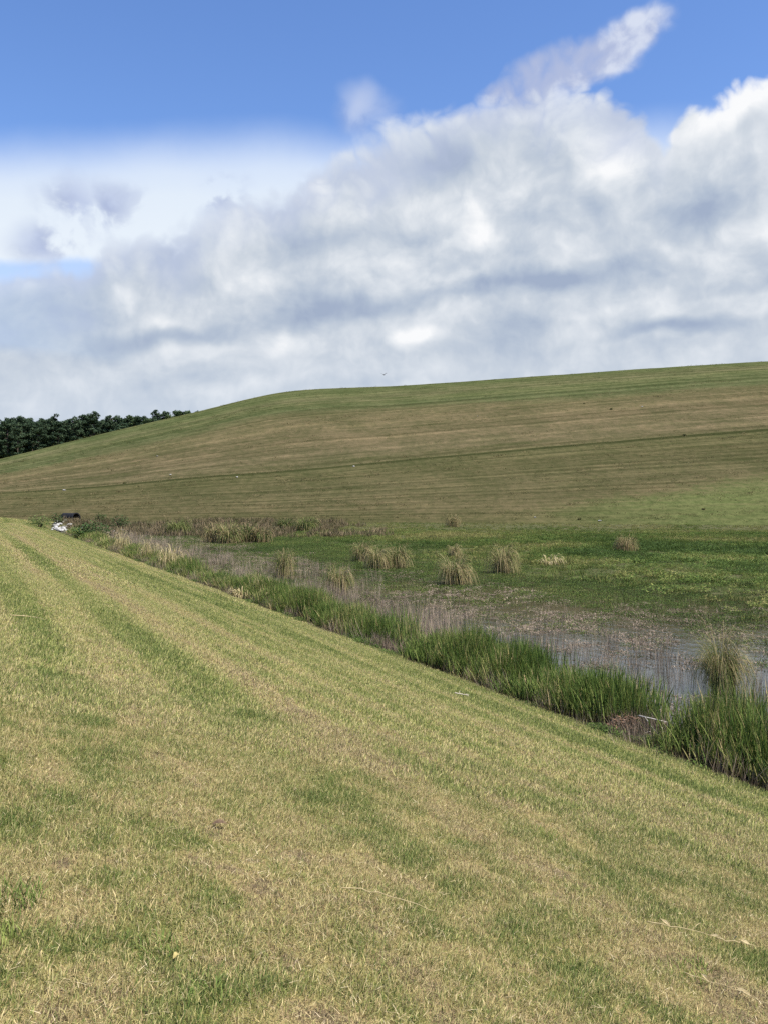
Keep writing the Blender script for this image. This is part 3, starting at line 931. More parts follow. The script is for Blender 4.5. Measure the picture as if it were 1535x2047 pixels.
    s = rng.uniform(3, 92, n); t = rng.normal(0.25, 0.40, n)
    keep = fbm(s * 0.9, t * 1.2, 115, 3) > 0.44
    s, t = s[keep], t[keep]
    x, y = xy_of(s, t - shore_wob(s))
    wd = rng.uniform(0.5, 0.9, len(s))
    scatter('reed_thatch', np.stack([x, y, np.maximum(ground_z(x, y), -0.02)], 1), np.clip(rng.normal(0.22, 0.16, len(s)), 0, 1), [o.copy() for o in P_stem], scl=np.stack([wd, wd, rng.uniform(0.2, 0.6, len(s))], 1), tilt=0.25, label='brown broken stems round the feet of the reeds', cat='dead stems')
    # brownish rough grass between the marsh and the foot of the hill on the left
    n = 3600
    x = rng.uniform(-46, 6, n); y = rng.uniform(82, 113, n)
    s, t = st_of(x, y)
    f = fbm(x * 0.22, y * 0.22, 116, 3)
    keep = (t > 1.5) & (rng.uniform(0, 1, n) < np.clip(sstep(x, 4, -12) * (0.25 + 2.5 * (f - 0.38)), 0, 1))
    x, y = x[keep], y[keep]
    hh = rng.uniform(0.35, 0.9, len(x))
    scatter('rough_grass', np.stack([x, y, np.maximum(ground_z(x, y), 0)], 1), np.clip(rng.normal(0.42, 0.16, len(x)), 0, 1), P_rough, scl=np.stack([hh * 1.6, hh * 1.6, hh], 1), label='rough brownish grass between the dark water and the hill foot', cat='rough grass')
    # short weeds at the very foot of the bank
    n = 5200
    s = rng.uniform(3, 92, n); t = rng.normal(-0.22, 0.20, n)
    f = fbm(s * 0.8, t * 1.5, 111, 3)
    keep = f > 0.60
    s, t = s[keep], t[keep]
    x, y = xy_of(s, t - shore_wob(s))
    tint = 0.25 + rng.normal(0, 0.14, len(s))
    scatter('bank_weeds', np.stack([x, y, ground_z(x, y)], 1), np.clip(tint, 0, 1), P_leaf[:3] if False else [o.copy() for o in P_leaf], scl=rng.uniform(0.2, 0.55, len(s)), label='low dark weeds edging the mown grass in front of the reeds', cat='weeds')
build_marsh()

# rough growth that breaks up the mown hillside
def build_hill_growth():
    n = 17000
    u = rng.uniform(-0.56, 0.56, n); v = rng.uniform(0.0, 1.0, n)
    f = fbm(u * 9, v * 60, 121, 4, 0.6)
    keep = rng.uniform(0, 1, n) < np.clip(2.6 * (f - 0.42), 0.05, 1)
    u, v, f = u[keep], v[keep], f[keep]
    X, Y, Z = hill_point(u, v)
    green = np.clip(sstep(v, 0.74, 0.82) + sstep(v, 0.10, 0.02), 0, 1)
    tint = 0.62 - 0.40 * green + 0.5 * (fbm(u * 14, v * 30, 122, 3) - 0.5) + rng.normal(0, 0.10, len(u))
    scatter('hill_grass', np.stack([X, Y, Z - 0.02], 1), np.clip(tint, 0, 1), P_hill, scale=(0.5, 1.2), label='thin tussocky grass left over the mown hillside', cat='hill grass')
HILLG = [(0.0, (0.058, 0.074, 0.022)), (0.3, (0.085, 0.092, 0.030)), (0.6, (0.130, 0.108, 0.048)), (1.0, (0.24, 0.195, 0.10))]
m_hillg = blade_mat('hill_blades', HILLG, trans=0.2, root=(0.11, 0.09, 0.04), root_mix=0.4)
P_hill = [blade_object(f'hill_tuft_{i}', blades(34, 0.8, (0.05, 0.22), (0.03, 0.07), 0.8, 300 + i, flat=0.5), m_hillg, link=False) for i in range(5)]
build_hill_growth()

# ------------------------------------------------------------------ single things
def empty(name, loc, rz=0.0, scale=1.0):
    o = bpy.data.objects.new(name, None)
    o.empty_display_size = 0.2
    col.objects.link(o)
    o.location = loc
    o.rotation_euler = (0, 0, rz)
    o.scale = (scale, scale, scale) if np.isscalar(scale) else scale
    return o

def tube(points, radii, sides=7, cap=True):
    """tapered tube along points"""
    V, F = [], []
    pts = [Vector(p) for p in points]
    for i, p in enumerate(pts):
        d = (pts[min(i + 1, len(pts) - 1)] - pts[max(i - 1, 0)]).normalized()
        a = d.cross(Vector((0.31, 0.83, 0.46))).normalized()
        b = d.cross(a)
        for k in range(sides):
            an = 2 * math.pi * k / sides
            V.append(tuple(p + (a * math.cos(an) + b * math.sin(an)) * radii[i]))
    for i in range(len(pts) - 1):
        for k in range(sides):
            k2 = (k + 1) % sides
            F.append((i * sides + k, i * sides + k2, (i + 1) * sides + k2, (i + 1) * sides + k))
    if cap:
        F.append(tuple(range(sides))[::-1])
        F.append(tuple((len(pts) - 1) * sides + k for k in range(sides)))
    return V, F

def merge(parts):
    V, F = [], []
    for v, f in parts:
        o = len(V)
        V += v
        F += [tuple(i + o for i in q) for q in f]
    return V, F

def leaf_mat(name, cols, trans=0.2, rough=0.8):
    """foliage of a thing: colour looked up by its own 'tint' and a per-leaf shift"""
    m, g, b, out = new_mat(name)
    tint, bl, up = attr(g, 'tint'), attr(g, 'blade'), attr(g, 'up')
    v = g.m('ADD', tint, g.m('MULTIPLY', g.m('SUBTRACT', bl, 0.5), 0.5), clamp=True)
    c = g.ramp(v, cols)
    g.set(b.inputs['Base Color'], c)
    b.inputs['Roughness'].default_value = rough
    b.inputs['Specular IOR Level'].default_value = 0.15
    tr = g.n('ShaderNodeBsdfTranslucent', None, Color=c)
    mx = g.n('ShaderNodeMixShader')
    mx.inputs[0].default_value = trans
    g.t.links.new(b.outputs[0], mx.inputs[1])
    g.t.links.new(tr.outputs[0], mx.inputs[2])
    g.t.links.new(mx.outputs[0], out.inputs[0])
    return m

# --- pines of the wood behind the hill
m_bark = simple_mat('pine_bark', (0.075, 0.058, 0.045), (0.16, 0.125, 0.10), 3.0, 0.9, 0.5)
m_needle = leaf_mat('pine_needles', [(0.0, (0.024, 0.044, 0.024)), (0.5, (0.040, 0.066, 0.034)), (1.0, (0.062, 0.088, 0.044))], 0.12)
m_broad = leaf_mat('broad_crown', [(0.0, (0.030, 0.054, 0.024)), (0.5, (0.052, 0.085, 0.034)), (1.0, (0.085, 0.118, 0.046))], 0.15)

def tree_meshes(seed, H=24.0, kind='pine'):
    """trunk with limbs, and a crown of leaf clumps, for a tree H metres tall"""
    q = np.random.default_rng(seed)
    bend = q.normal(0, 0.35, 2)
    def axis(f):
        return np.array([bend[0] * math.sin(f * 2.3), bend[1] * math.sin(f * 2.0), f * H])
    tr = [tube([axis(f) for f in (0, .15, .3, .5, .7, .85, .97)], [0.30, 0.26, 0.235, 0.19, 0.13, 0.07, 0.02], 7)]
    V, F, B, U, T = [], [], [], [], []
    if kind == 'pine':
        f0, nb, wid = q.uniform(0.45, 0.58), 30, q.uniform(1.9, 2.5)
    else:
        f0, nb, wid = q.uniform(0.22, 0.32), 34, q.uniform(3.6, 4.6)
    for i in range(nb):
        f = f0 + (0.99 - f0) * ((i + q.uniform(0, 1)) / nb) ** 0.85
        g = (f - f0) / (1 - f0)
        prof = (0.45 + 0.75 * math.sin(math.pi * min(1, g * 0.85 + 0.18))) if kind == 'pine' else (0.35 + 0.85 * math.sin(math.pi * min(1, g * 0.88 + 0.10)))
        L = wid * prof * q.uniform(0.55, 1.15)
        a = i * 2.399 + q.uniform(-0.5, 0.5)
        p0 = axis(f * 0.97)
        p1 = p0 + np.array([math.cos(a) * L * 0.8, math.sin(a) * L * 0.8, q.uniform(-0.1, 0.9)])
        tr.append(tube([p0, (p0 + p1) / 2 + (0, 0, -0.15), p1], [0.075, 0.05, 0.02], 5))
        nc = 2 if kind == 'pine' else 3
        for c_ in range(nc):
            cc = p0 + (p1 - p0) * q.uniform(0.55, 1.1) + q.normal(0, 0.25, 3)
            rx = q.uniform(0.55, 0.95) * (1.0 if kind == 'pine' else 1.35)
            tnt = q.uniform(0.2, 0.8)
            for k in range(62):
                d = q.normal(0, 1, 3); d /= np.linalg.norm(d)
                p = cc + d * rx * q.uniform(0.45, 1.0) * np.array([1, 1, 0.62])
                n1 = q.normal(0, 1, 3); n1 /= np.linalg.norm(n1)
                n2 = np.cross(n1, d + q.normal(0, 0.4, 3)); n2 /= np.linalg.norm(n2) + 1e-6
                e = q.uniform(0.16, 0.34)
                b0 = len(V)
                for w1, w2 in ((-1, 0), (0, -0.55), (1, 0), (0, 0.55)):
                    V.append(tuple(p + n1 * e * w1 + n2 * e * w2)); B.append(0); U.append(1); T.append(tnt)
                rb = q.uniform()
                B[-4:] = [rb] * 4
                F.append((b0, b0 + 1, b0 + 2, b0 + 3))
    return merge(tr), (V, F, B, U, T)

def tree_proto(seed, kind):
    tv, cv = tree_meshes(seed, 24.0, kind)
    root = empty('pine_tree', (0, 0, 0))
    mesh_obj('trunk', tv[0], tv[1], m_bark, root, smooth=True)
    V, F, B, U, T = cv
    c = blade_object('crown', (V, F, B, U), m_needle if kind == 'pine' else m_broad, root, np.array(T))
    return root

def copy_tree(src):
    r = src.copy()
    col.objects.link(r)
    for ch in src.children:
        c = ch.copy()
        col.objects.link(c)
        c.parent = r
        for gch in ch.children:
            d = gch.copy(); col.objects.link(d); d.parent = c
    return r

ORD = ['first', 'second', 'third', 'fourth', 'fifth', 'sixth', 'seventh', 'eighth', 'ninth', 'tenth', 'eleventh', 'twelfth', 'thirteenth', 'fourteenth',
       'fifteenth', 'sixteenth', 'seventeenth', 'eighteenth', 'nineteenth', 'twentieth', 'twenty-first', 'twenty-second', 'twenty-third', 'twenty-fourth', 'twenty-fifth', 'twenty-sixth', 'twenty-seventh', 'twenty-eighth']
def build_trees():
    protos = [tree_proto(500 + i, 'pine') for i in range(5)] + [tree_proto(520 + i, 'broad') for i in range(2)]
    # x, y, height above the wood's floor, kind (0..4 pine, 5..6 round crown)
    rows = [(-109.0, 252, 22.4, 0), (-104.2, 250, 22.9, 1), (-99.0, 247, 21.7, 2), (-97.5, 254, 23.2, 3), (-93.3, 250, 22.7, 4), (-89.0, 252, 23.4, 0),
            (-84.8, 249, 22.8, 1), (-81.6, 253, 23.4, 2), (-79.4, 249, 23.6, 3), (-76.8, 252, 24.9, 4), (-72.5, 250, 25.4, 0), (-70.0, 254, 23.4, 1), (-67.2, 251, 24.0, 2),
            (-63.5, 253, 22.6, 3), (-61.6, 247, 22.3, 4), (-58.6, 251, 23.9, 5), (-55.8, 249, 24.1, 1), (-53.0, 251, 24.2, 6), (-49.8, 248, 25.5, 0), (-46.6, 250, 25.0, 2),
            (-43.2, 250, 25.3, 5), (-40.6, 248, 26.1, 6), (-37.6, 250, 25.2, 3), (-34.0, 246, 24.8, 5), (-31.2, 250, 25.2, 4)]
    rows = [(-109.5 + (x + 109) * 0.775, y, h, k) for x, y, h, k in rows]
    used = set()
    for i, (x, y, h, k) in enumerate(rows):
        if k in used:
            o = copy_tree(protos[k])
        else:
            o = protos[k]; used.add(k)
        zb = float(ground_z(x, y))
        o.location = (x, y, zb - 0.1)
        f = (h + 0.2) / 24.0
        o.scale = (f * random.uniform(0.9, 1.1), f * random.uniform(0.9, 1.1), f)
        o.rotation_euler = (0, 0, random.uniform(0, 6.28))
        kind = 'round dark green crown' if k >= 5 else 'dark pine crown'
        lab = f'{kind} behind the hill, {ORD[i]} treetop from the left edge'
        tag(o, lab, 'tree', 'trees on the edge of the wood')
        if k >= 5:
            o.name = 'broadleaf_tree'
    # the wood behind them
    kinds = []
    for i in range(4):
        tv, cv = tree_meshes(540 + i, 24.0, 'pine' if i < 3 else 'broad')
        V, F, B, U, T = cv
        nv = len(V)
        o = blade_object(f'wood_tree_{i}', (V + tv[0], F + [tuple(a + nv for a in f) for f in tv[1]], B + [0.5] * len(tv[0]), U + [0] * len(tv[0])), [m_needle, m_bark], None, np.array(T + [0.5] * len(tv[0])), link=False)
        mi = np.zeros(len(o.data.polygons), dtype=np.int32); mi[len(F):] = 1
        o.data.polygons.foreach_set('material_index', mi)
        kinds.append(o)
    n = 980
    x = rng.uniform(-200, -40, n); y = rng.uniform(253, 325, n)
    P = np.stack([x, y, ground_z(x, y) - 0.1], 1)
    scatter('forest', P, np.zeros(n), kinds, scale=(0.93, 1.05), tilt=0.015, label='dark pine wood filling in behind the front row of treetops', cat='forest')
    # undergrowth of the wood
    und = [blade_object(f'under_{i}', leaves(160, 1.6, 2.6, 0.42, 560 + i), m_marsh, link=False) for i in range(3)]
    n = 900
    x = rng.uniform(-190, -10, n); y = rng.uniform(244, 300, n)
    scatter('undergrowth', np.stack([x, y, ground_z(x, y)], 1), np.clip(rng.normal(0.0, 0.06, n), 0, 1), und, label='dark undergrowth between the pine trunks', cat='undergrowth')
build_trees()

# --- arching grass clumps in the marsh
m_clump_dry = leaf_mat('clump_straw', [(0.0, (0.19, 0.14, 0.07)), (0.5, (0.33, 0.26, 0.13)), (1.0, (0.50, 0.42, 0.23))], 0.25)
m_clump_green = leaf_mat('clump_green', [(0.0, (0.060, 0.082, 0.024)), (0.5, (0.125, 0.150, 0.046)), (1.0, (0.24, 0.24, 0.080))], 0.25)

def clump(x, y, w, h, label, seed, dry=0.5, tint=0.5, z=None, group='grass clumps standing in the marsh', name='grass_clump', n=520, bw=(0.014, 0.026), curl=0.9):
    z = max(float(ground_z(x, y)), -0.02) if z is None else z
    w *= 1.05
    root = empty(name, (x, y, z))
    qq = np.random.default_rng(seed + 5)
    root.rotation_euler = (qq.normal(0, 0.07), qq.normal(0, 0.09), 0)
    root.scale = (qq.uniform(0.85, 1.15), qq.uniform(0.85, 1.15), qq.uniform(0.88, 1.08))
    L = h * 1.28
    nd = int(n * dry)
    for nm, m, k, sd, lean, hh in (('green_blades', m_clump_green, n - nd, seed, -0.62, (L * 0.35, L * 1.15)), ('dry_blades', m_clump_dry, nd, seed + 1, -0.80, (L * 0.25, L * 1.2))):
        if k < 1:
            continue
        V, F, B, U = blades(k, w * 0.46, hh, bw, lean, sd, curl=curl, arch=qq.uniform(1.2, 2.0), segs=6, power=0.6)
        V = np.array(V)
        rr = np.hypot(V[:, 0], V[:, 1]).max()
        f = (w * 0.5) / max(np.percentile(np.hypot(V[:, 0], V[:, 1]), 90), 1e-3)
        V[:, 0] *= f; V[:, 1] *= f
        zf = h / max(np.percentile(V[:, 2], 99), 1e-3)
        V[:, 2] *= zf
        blade_object(nm, (V.tolist(), F, B, U), m, root, tint)
    tag(root, label, 'grass clump', group)
    return root

# x, y, width, height
CL = [
    (7.15, 18.6, 1.05, 1.35, 'large straw-topped grass clump just behind the near reeds', 0.45, 0.5),
    (6.2, 46.2, 1.35, 1.50, 'tall straw grass clump at the edge of the green marsh, middle of the picture', 0.55, 0.55),
    (3.35, 40.6, 1.25, 1.25, 'rounded straw grass clump standing beside open water, in front of the marsh', 0.60, 0.55),
    (-1.85, 36.8, 1.15, 1.20, 'orange-tinged grass clump closest to the lilac stems', 0.55, 0.45),
    (-4.95, 43.8, 1.10, 1.50, 'upright green and straw clump alone in the dark water', 0.40, 0.50),
    (-1.28, 54.2, 1.15, 1.25, 'leftmost of three grass clumps huddled together', 0.55, 0.45),
    (-0.30, 49.0, 1.25, 1.10, 'middle one of three grass clumps huddled together', 0.62, 0.55),
    (0.86, 49.6, 1.12, 1.30, 'rightmost of three grass clumps huddled together', 0.50, 0.50),
    (16.9, 62.0, 1.30, 1.20, 'lone brown grass clump farther out in the green marsh', 0.75, 0.35),
    (8.0, 103.0, 1.45, 1.35, 'faint distant grass clump near the foot of the hill', 0.65, 0.45),
    (4.55, 56.5, 0.8, 0.8, 'small straw tuft behind the tall marsh clump', 0.75, 0.6)]
for i, (x, y, w, h, lab, dry, tn) in enumerate(CL):
    clump(x, y, w, h, lab, 600 + 7 * i, dry, tn, n=1500 if i == 0 else 1000, bw=(0.010, 0.018) if i == 0 else (0.018, 0.034))
# taller grasses on the far left shore
FAR = [(-20.4, 88.5, 2.3, 1.8, 'green bush of coarse grass on the far shore', 0.15, 0.65), (-14.3, 75.0, 2.2, 1.9, 'straw coloured grass clump on the far shore', 0.75, 0.45), (-12.9, 73.5, 2.2, 1.9, 'straw and green clump beside the dark water', 0.6, 0.5),
       (-11.6, 75.5, 2.0, 1.9, 'dark green clump in the middle of the far shore grasses', 0.3, 0.25), (-10.4, 75.0, 1.7, 1.7, 'brown grass clump ending the far shore row', 0.7, 0.35), (-8.2, 96.0, 2.4, 1.9, 'low green bush at the top edge of the marsh', 0.3, 0.5),
       (-10.9, 98.0, 1.8, 1.4, 'small green shrub behind the far shore row', 0.2, 0.3)]
for i, (x, y, w, h, lab, dry, tn) in enumerate(FAR):
    clump(x, y, w * 0.95, h * 0.8, lab, 700 + 7 * i, dry * 0.75, tn * 0.8, group='tall grasses on the far shore', name='shore_grass', n=700, bw=(0.035, 0.07))
# straw and orange clumps within the reed belt
DRY = [(-18.6, 62.5, 1.2, 1.5, 'orange dry grass tuft beside the dark green shrub'), (-14.5, 54.2, 1.2, 1.3, 'pinkish bent straw tuft at the foot of the bank'), (-11.7, 49.0, 1.6, 1.2, 'broad fluffy straw tuft among the reeds'),
       (-5.5, 34.5, 0.8, 0.40, 'flattened pinkish straw heap at the edge of the mown grass'), (-4.9, 35.0, 0.8, 0.9, 'pale bleached grass tuft beside the straw heap'), (-4.0, 32.7, 0.7, 0.6, 'straw tuft among the middle reeds')]
for i, (x, y, w, h, lab) in enumerate(DRY):
    clump(x, y, w, h, lab, 760 + 7 * i, 0.88, 0.75, group='dry tufts in the reed belt', name='dry_tuft', n=300, bw=(0.02, 0.045))

# --- shrubs round the drain
m_shrub = leaf_mat('shrub_leaves', [(0.0, (0.030, 0.060, 0.018)), (0.5, (0.060, 0.105, 0.030)), (1.0, (0.13, 0.175, 0.050))], 0.2)
m_stem = simple_mat('shrub_stem', (0.07, 0.05, 0.03), (0.14, 0.10, 0.06), 20, 0.85)
def shrub(x, y, w, h, label, seed, tint, n=420, size=0.22, name='shrub', cat='shrub', z=None):
    z = float(ground_z(x, y)) if z is None else z
    root = empty(name, (x, y, z))
    q = np.random.default_rng(seed)
    st_ = []
    for i in range(9):
        a = q.uniform(0, 6.28); e = np.array([math.cos(a) * w * 0.35, math.sin(a) * w * 0.35, h * q.uniform(0.6, 0.95)])
        st_.append(tube([(0.1 * e[0], 0.1 * e[1], -0.05), e * 0.5 * (0.8, 0.8, 1), e], [0.03, 0.02, 0.006], 5))
    V, F = merge(st_)
    mesh_obj('stems', V, F, m_stem, root)
    blade_object('foliage', leaves(n, w * 0.5, h, size, seed + 1), m_shrub, root, tint)
    tag(root, label, cat)
    return root
shrub(-26.1, 79.5, 3.3, 2.0, 'dense dark green shrub between the two heaps of white rock', 801, 0.30, 900, 0.30)
shrub(-29.0, 97.5, 2.2, 2.2, 'round dark green bush standing behind the smaller rock heap', 803, 0.18, 420, 0.28)
shrub(-37.6, 97.0, 2.6, 1.6, 'light green leafy shrub at the point of the mown bank', 805, 0.85, 420, 0.26)
shrub(-39.8, 108.0, 1.5, 1.5, 'small green bush uphill of the light green shrub', 807, 0.3, 260, 0.24)
shrub(-35.5, 111.0, 1.4, 1.2, 'low green bush beside the black pipe', 809, 0.35, 240, 0.24)
for i, (sx, sy, ww, hh, lab) in enumerate([(5.05, 13.75, 0.55, 0.42, 'leafy pale green herb in front of the near reeds, left one of two'), (5.55, 12.95, 0.5, 0.5, 'bright leafy herb at the right edge in front of the reeds')]):
    shrub(sx, sy, ww, hh, lab, 815 + i, 0.75, 130, 0.075, 'leafy_herb', 'herb')
# dark tussock in the marsh, yellow weed
clump(15.75, 38.6, 0.62, 0.34, 'small blackish tussock by the water at the right edge', 840, 0.0, -0.4, name='dark_tussock', n=220)
clump(9.7, 51.5, 1.5, 0.5, 'low yellow-green weed patch between the marsh clumps', 845, 0.55, 0.95, name='yellow_weed', n=200, bw=(0.03, 0.05))

# --- black drain pipe and its white rocks
m_pipe = simple_mat('black_plastic', (0.010, 0.010, 0.011), (0.022, 0.022, 0.023), 6, 0.55, 0.1)
def build_pipe():
    root = empty('drain_pipe', (-40.0, 113.0, 0.50), R(-32), 0.95)
    n = 20
    def ring_mesh(profile):
        V, F = [], []
        for (xx, r) in profile:
            for k in range(n):
                a = 2 * math.pi * k / n
                V.append((xx, r * math.cos(a), 0.58 + r * math.sin(a)))
        for i in range(len(profile) - 1):
            for k in range(n):
                F.append((i * n + k, i * n + (k + 1) % n, (i + 1) * n + (k + 1) % n, (i + 1) * n + k))
        return V, F
    prof = []
    for i in range(15):                      # corrugations outside
        prof += [(-1.2 + i * 0.16, 0.55), (-1.2 + i * 0.16 + 0.08, 0.60)]
    prof += [(1.2, 0.62), (1.2, 0.52), (-1.2, 0.50)]
    V, F = ring_mesh(prof)
    mesh_obj('barrel', V, F, m_pipe, root, smooth=True)
    V, F = ring_mesh([(1.14, 0.60), (1.30, 0.68), (1.34, 0.68), (1.34, 0.54), (1.14, 0.54)])
    mesh_obj('flared_end', V, F, m_pipe, root)
    V, F = ring_mesh([(-1.1, 0.02), (-1.1, 0.50)])
    mesh_obj('inner_wall', V, F, m_pipe, root)
    tag(root, 'black corrugated drain pipe lying on the foot of the hill above white rocks', 'pipe')
build_pipe()
m_rock = simple_mat('white_limestone', (0.24, 0.23, 0.21), (0.46, 0.45, 0.42), 5, 0.9, 0.5)
def rock_mesh(seed):
    import bmesh
    bm = bmesh.new()
    bmesh.ops.create_icosphere(bm, subdivisions=2, radius=0.5)
    q = np.random.default_rng(seed)
    nn = [q.normal(0, 1, 3) for _ in range(9)]
    nn = [v / np.linalg.norm(v) for v in nn]
    dd = [q.uniform(0.28, 0.44) for _ in nn]
    for v in bm.verts:
        c = np.array(v.co)
        for a, d in zip(nn, dd):
            e = c @ a - d
            if e > 0:
                c = c - a * e
        v.co = Vector(c * (1, 1, 0.75))
    me = bpy.data.meshes.new('white_rock')
    bm.to_mesh(me); bm.free()
    me.materials.append(m_rock)
    return me
ROCKS = [rock_mesh(900 + i) for i in range(5)]
def rocks(cells, label, group):
    for i, (x, y, sz) in enumerate(cells):
        o = bpy.data.objects.new('white_rock', ROCKS[i % 5])
        col.objects.link(o)
        zz = max(float(ground_z(x, y)), 0.0)
        if y > 110.5:
            zz = 0.3 + (y - 111) * 0.25
        o.location = (x, y, zz + sz * 0.26)
        o.scale = (sz, sz * random.uniform(0.7, 1.0), sz * random.uniform(0.7, 1.0))
        o.rotation_euler = (random.uniform(-.3, .3), random.uniform(-.3, .3), random.uniform(0, 6.28))
        tag(o, label, 'rock', group)
q = np.random.default_rng(77)
A = []
for i in range(30):
    f = (i + 0.5) / 30
    A.append((-40.4 + 6.2 * f ** 1.1 + q.normal(0, 0.7), 112.2 - 18.0 * f + q.normal(0, 0.8), q.uniform(0.3, 0.75)))
rocks(A, 'white broken rock in the heap tumbling down below the black pipe', 'rocks below the drain pipe')
A = []
for i in range(20):
    A.append((-27.4 + q.normal(0, 0.8), 90.0 + q.normal(0, 2.2), q.uniform(0.35, 0.8)))
rocks(A, 'white broken rock in the smaller heap right of the dark shrub', 'rocks right of the shrub')

# --- pale stones and weeds dotted over the hillside
def hill_xyz(u, v):
    X, Y, Z = hill_point(u, v)
    return float(X), float(Y), float(Z)
HS = [(-0.165, 0.46, 'small pale stone just below the bench path, left of the middle'), (-0.034, 0.475, 'small pale stone below the bench path, near the middle of the picture'), (0.243, 0.02, 'pale stone at the hill foot where the green apron begins'),
      (-0.255, 0.66, 'pale stone high on the left shoulder of the hill'), (-0.24, 0.55, 'pale stone just above the bench path on the left shoulder'), (0.105, 0.68, 'pale stone high on the brown upper hillside'),
      (0.29, 0.66, 'pale stone on the upper hillside right of the dark tufts'), (0.17, 0.04, 'pale stone at the hill foot left of the green apron'), (-0.36, 0.47, 'pale stone above the black pipe at the left')]
for i, (u, v, lab) in enumerate(HS):
    x, y, z = hill_xyz(u, v)
    o = bpy.data.objects.new('pale_stone', ROCKS[i % 5])
    col.objects.link(o)
    sz = random.uniform(0.22, 0.40)
    o.location = (x, y, z + 0.08); o.scale = (sz * 1.3, sz, sz * 0.7); o.rotation_euler = (0, 0, random.uniform(0, 6))
    tag(o, lab, 'stone', 'stones on the hillside')
HW_ = 0.65
HW = [(-0.292, 0.503, 0.6, 'dark upright weed on the bench path, left end'), (0.338, 0.495, 0.8, 'dark weed on the lower edge of the bench path at the right'), (0.255, 0.66, 0.7, 'dark brown tuft in the middle of the upper hillside'), (0.225, 0.70, 0.5, 'small dark tuft uphill of the brown tuft'), (0.36, 0.07, 0.6, 'dark weed at the foot of the hill on the green apron'), (0.22, 0.03, 0.7, 'dark weed where the green apron meets the marsh'), (-0.06, 0.03, 0.7, 'small green weed at the hill foot above the green marsh')]
for i, (u, v, w, lab) in enumerate(HW):
    x, y, z = hill_xyz(u, v)
    clump(x, y, w * HW_, w * HW_ * 0.75, lab, 870 + 3 * i, 0.25, 0.0, z=z - 0.03, group='weeds dotted over the hillside', name='hill_weed', n=120, bw=(0.05, 0.09))

# --- fallen stalks on the mown grass
m_straw = simple_mat('straw_stalk', (0.32, 0.25, 0.12), (0.48, 0.39, 0.22), 30, 0.6)
m_twig = simple_mat('bleached_twig', (0.30, 0.26, 0.20), (0.50, 0.45, 0.36), 25, 0.8)
def stalk(p0, p1, r, label, seed, name='fallen_stalk', lift=0.035, mat=None):
    q = np.random.default_rng(seed)
    pts = []
    for k in range(11):
        f = k / 10
        x = p0[0] + (p1[0] - p0[0]) * f + q.normal(0, 0.006); y = p0[1] + (p1[1] - p0[1]) * f + q.normal(0, 0.006)
        pts.append((x, y, float(ground_z(x, y)) + lift + q.normal(0, 0.004) + 0.012 * math.sin(f * 3.1)))
    V, F = tube(pts, [r * (1 - 0.6 * k / 10) for k in range(11)], 6)
    root = empty(name, pts[0])
    ox = Vector(pts[0])
    o = mesh_obj('stem', [tuple(Vector(v) - ox) for v in V], F, mat or m_straw, root, smooth=True)
    # shrivelled leaves
    LV, LF = [], []
    for k in (3, 6, 8):
        c = Vector(pts[k]) - ox
        d = Vector((q.normal(0, 1), q.normal(0, 1), 0.25)).normalized() * q.uniform(0.05, 0.10)
        b = len(LV)
        LV += [tuple(c), tuple(c + d * 0.5 + Vector((0.006, 0.004, 0.01))), tuple(c + d), tuple(c + d * 0.5 - Vector((0.006, 0.004, 0)))]
        LF.append((b, b + 1, b + 2, b + 3))
    mesh_obj('dry_leaves', LV, LF, mat or m_straw, root)
    tag(root, label, 'stalk', 'dry stalks lying on the mown grass')

stalk((-0.21, 4.43), (0.27, 4.45), 0.0026, 'thin dry stalk lying on the grass, nearest the middle of the picture', 950)
stalk((1.50, 5.02), (1.93, 5.00), 0.0024, 'bent pale straw stalk on the grass, longest of those at the right', 951)
stalk((1.90, 5.00), (2.14, 5.01), 0.003, 'short straw stalk continuing the bent pale stalk', 952)
stalk((1.50, 4.40), (1.86, 4.22), 0.002, 'thin straw stalk lying closest to the lower right corner', 953)
stalk((1.27, 15.8), (1.52, 15.85), 0.013, 'pale bleached stick lying on the bank just above the reeds', 954, 'fallen_stick', 0.05, m_twig)
stalk((-5.35, 12.7), (-5.0, 13.1), 0.008, 'short straw stick on the bank at the left edge', 955, 'fallen_stick', 0.04, m_straw)

m_branch = simple_mat('grey_branch', (0.32, 0.29, 0.25), (0.52, 0.48, 0.42), 18, 0.85)
def build_branch():
    x0, y0 = 4.55, 15.35
    z0 = max(float(ground_z(x0, y0)), 0.0)
    root = empty('dead_branch', (x0, y0, z0))
    q = np.random.default_rng(33)
    V, F = tube([(-0.1, 0.1, 0.30), (0.15, 0.0, 0.26), (0.42, -0.02, 0.20), (0.75, 0.05, 0.12)], [0.012, 0.011, 0.009, 0.005], 6)
    main = mesh_obj('main_limb', V, F, m_branch, root, smooth=True)
    for pts in ([(0.0, 0.05, 0.28), (0.10, -0.1, 0.12), (0.22, -0.2, -0.02)], [(-0.08, -0.1, 0.0), (0.2, -0.12, 0.06), (0.55, -0.1, 0.13)], [(0.2, 0.0, 0.25), (0.28, -0.04, 0.10), (0.30, -0.1, -0.03)], [(0.1, -0.11, 0.05), (0.0, -0.2, 0.10), (-0.12, -0.26, 0.08)], [(0.3, -0.12, 0.08), (0.42, -0.2, 0.02), (0.5, -0.3, 0.03)]):
        V, F = tube(pts, [0.008, 0.006, 0.003], 5)
        mesh_obj('twig', V, F, m_branch, root, smooth=True)
    tag(root, 'bleached grey forked branch caught in the gap between the near reeds', 'branch')
build_branch()
m_red = leaf_mat('red_brown_bracken', [(0.0, (0.09, 0.055, 0.035)), (0.5, (0.17, 0.10, 0.065)), (1.0, (0.26, 0.17, 0.11))], 0.1)
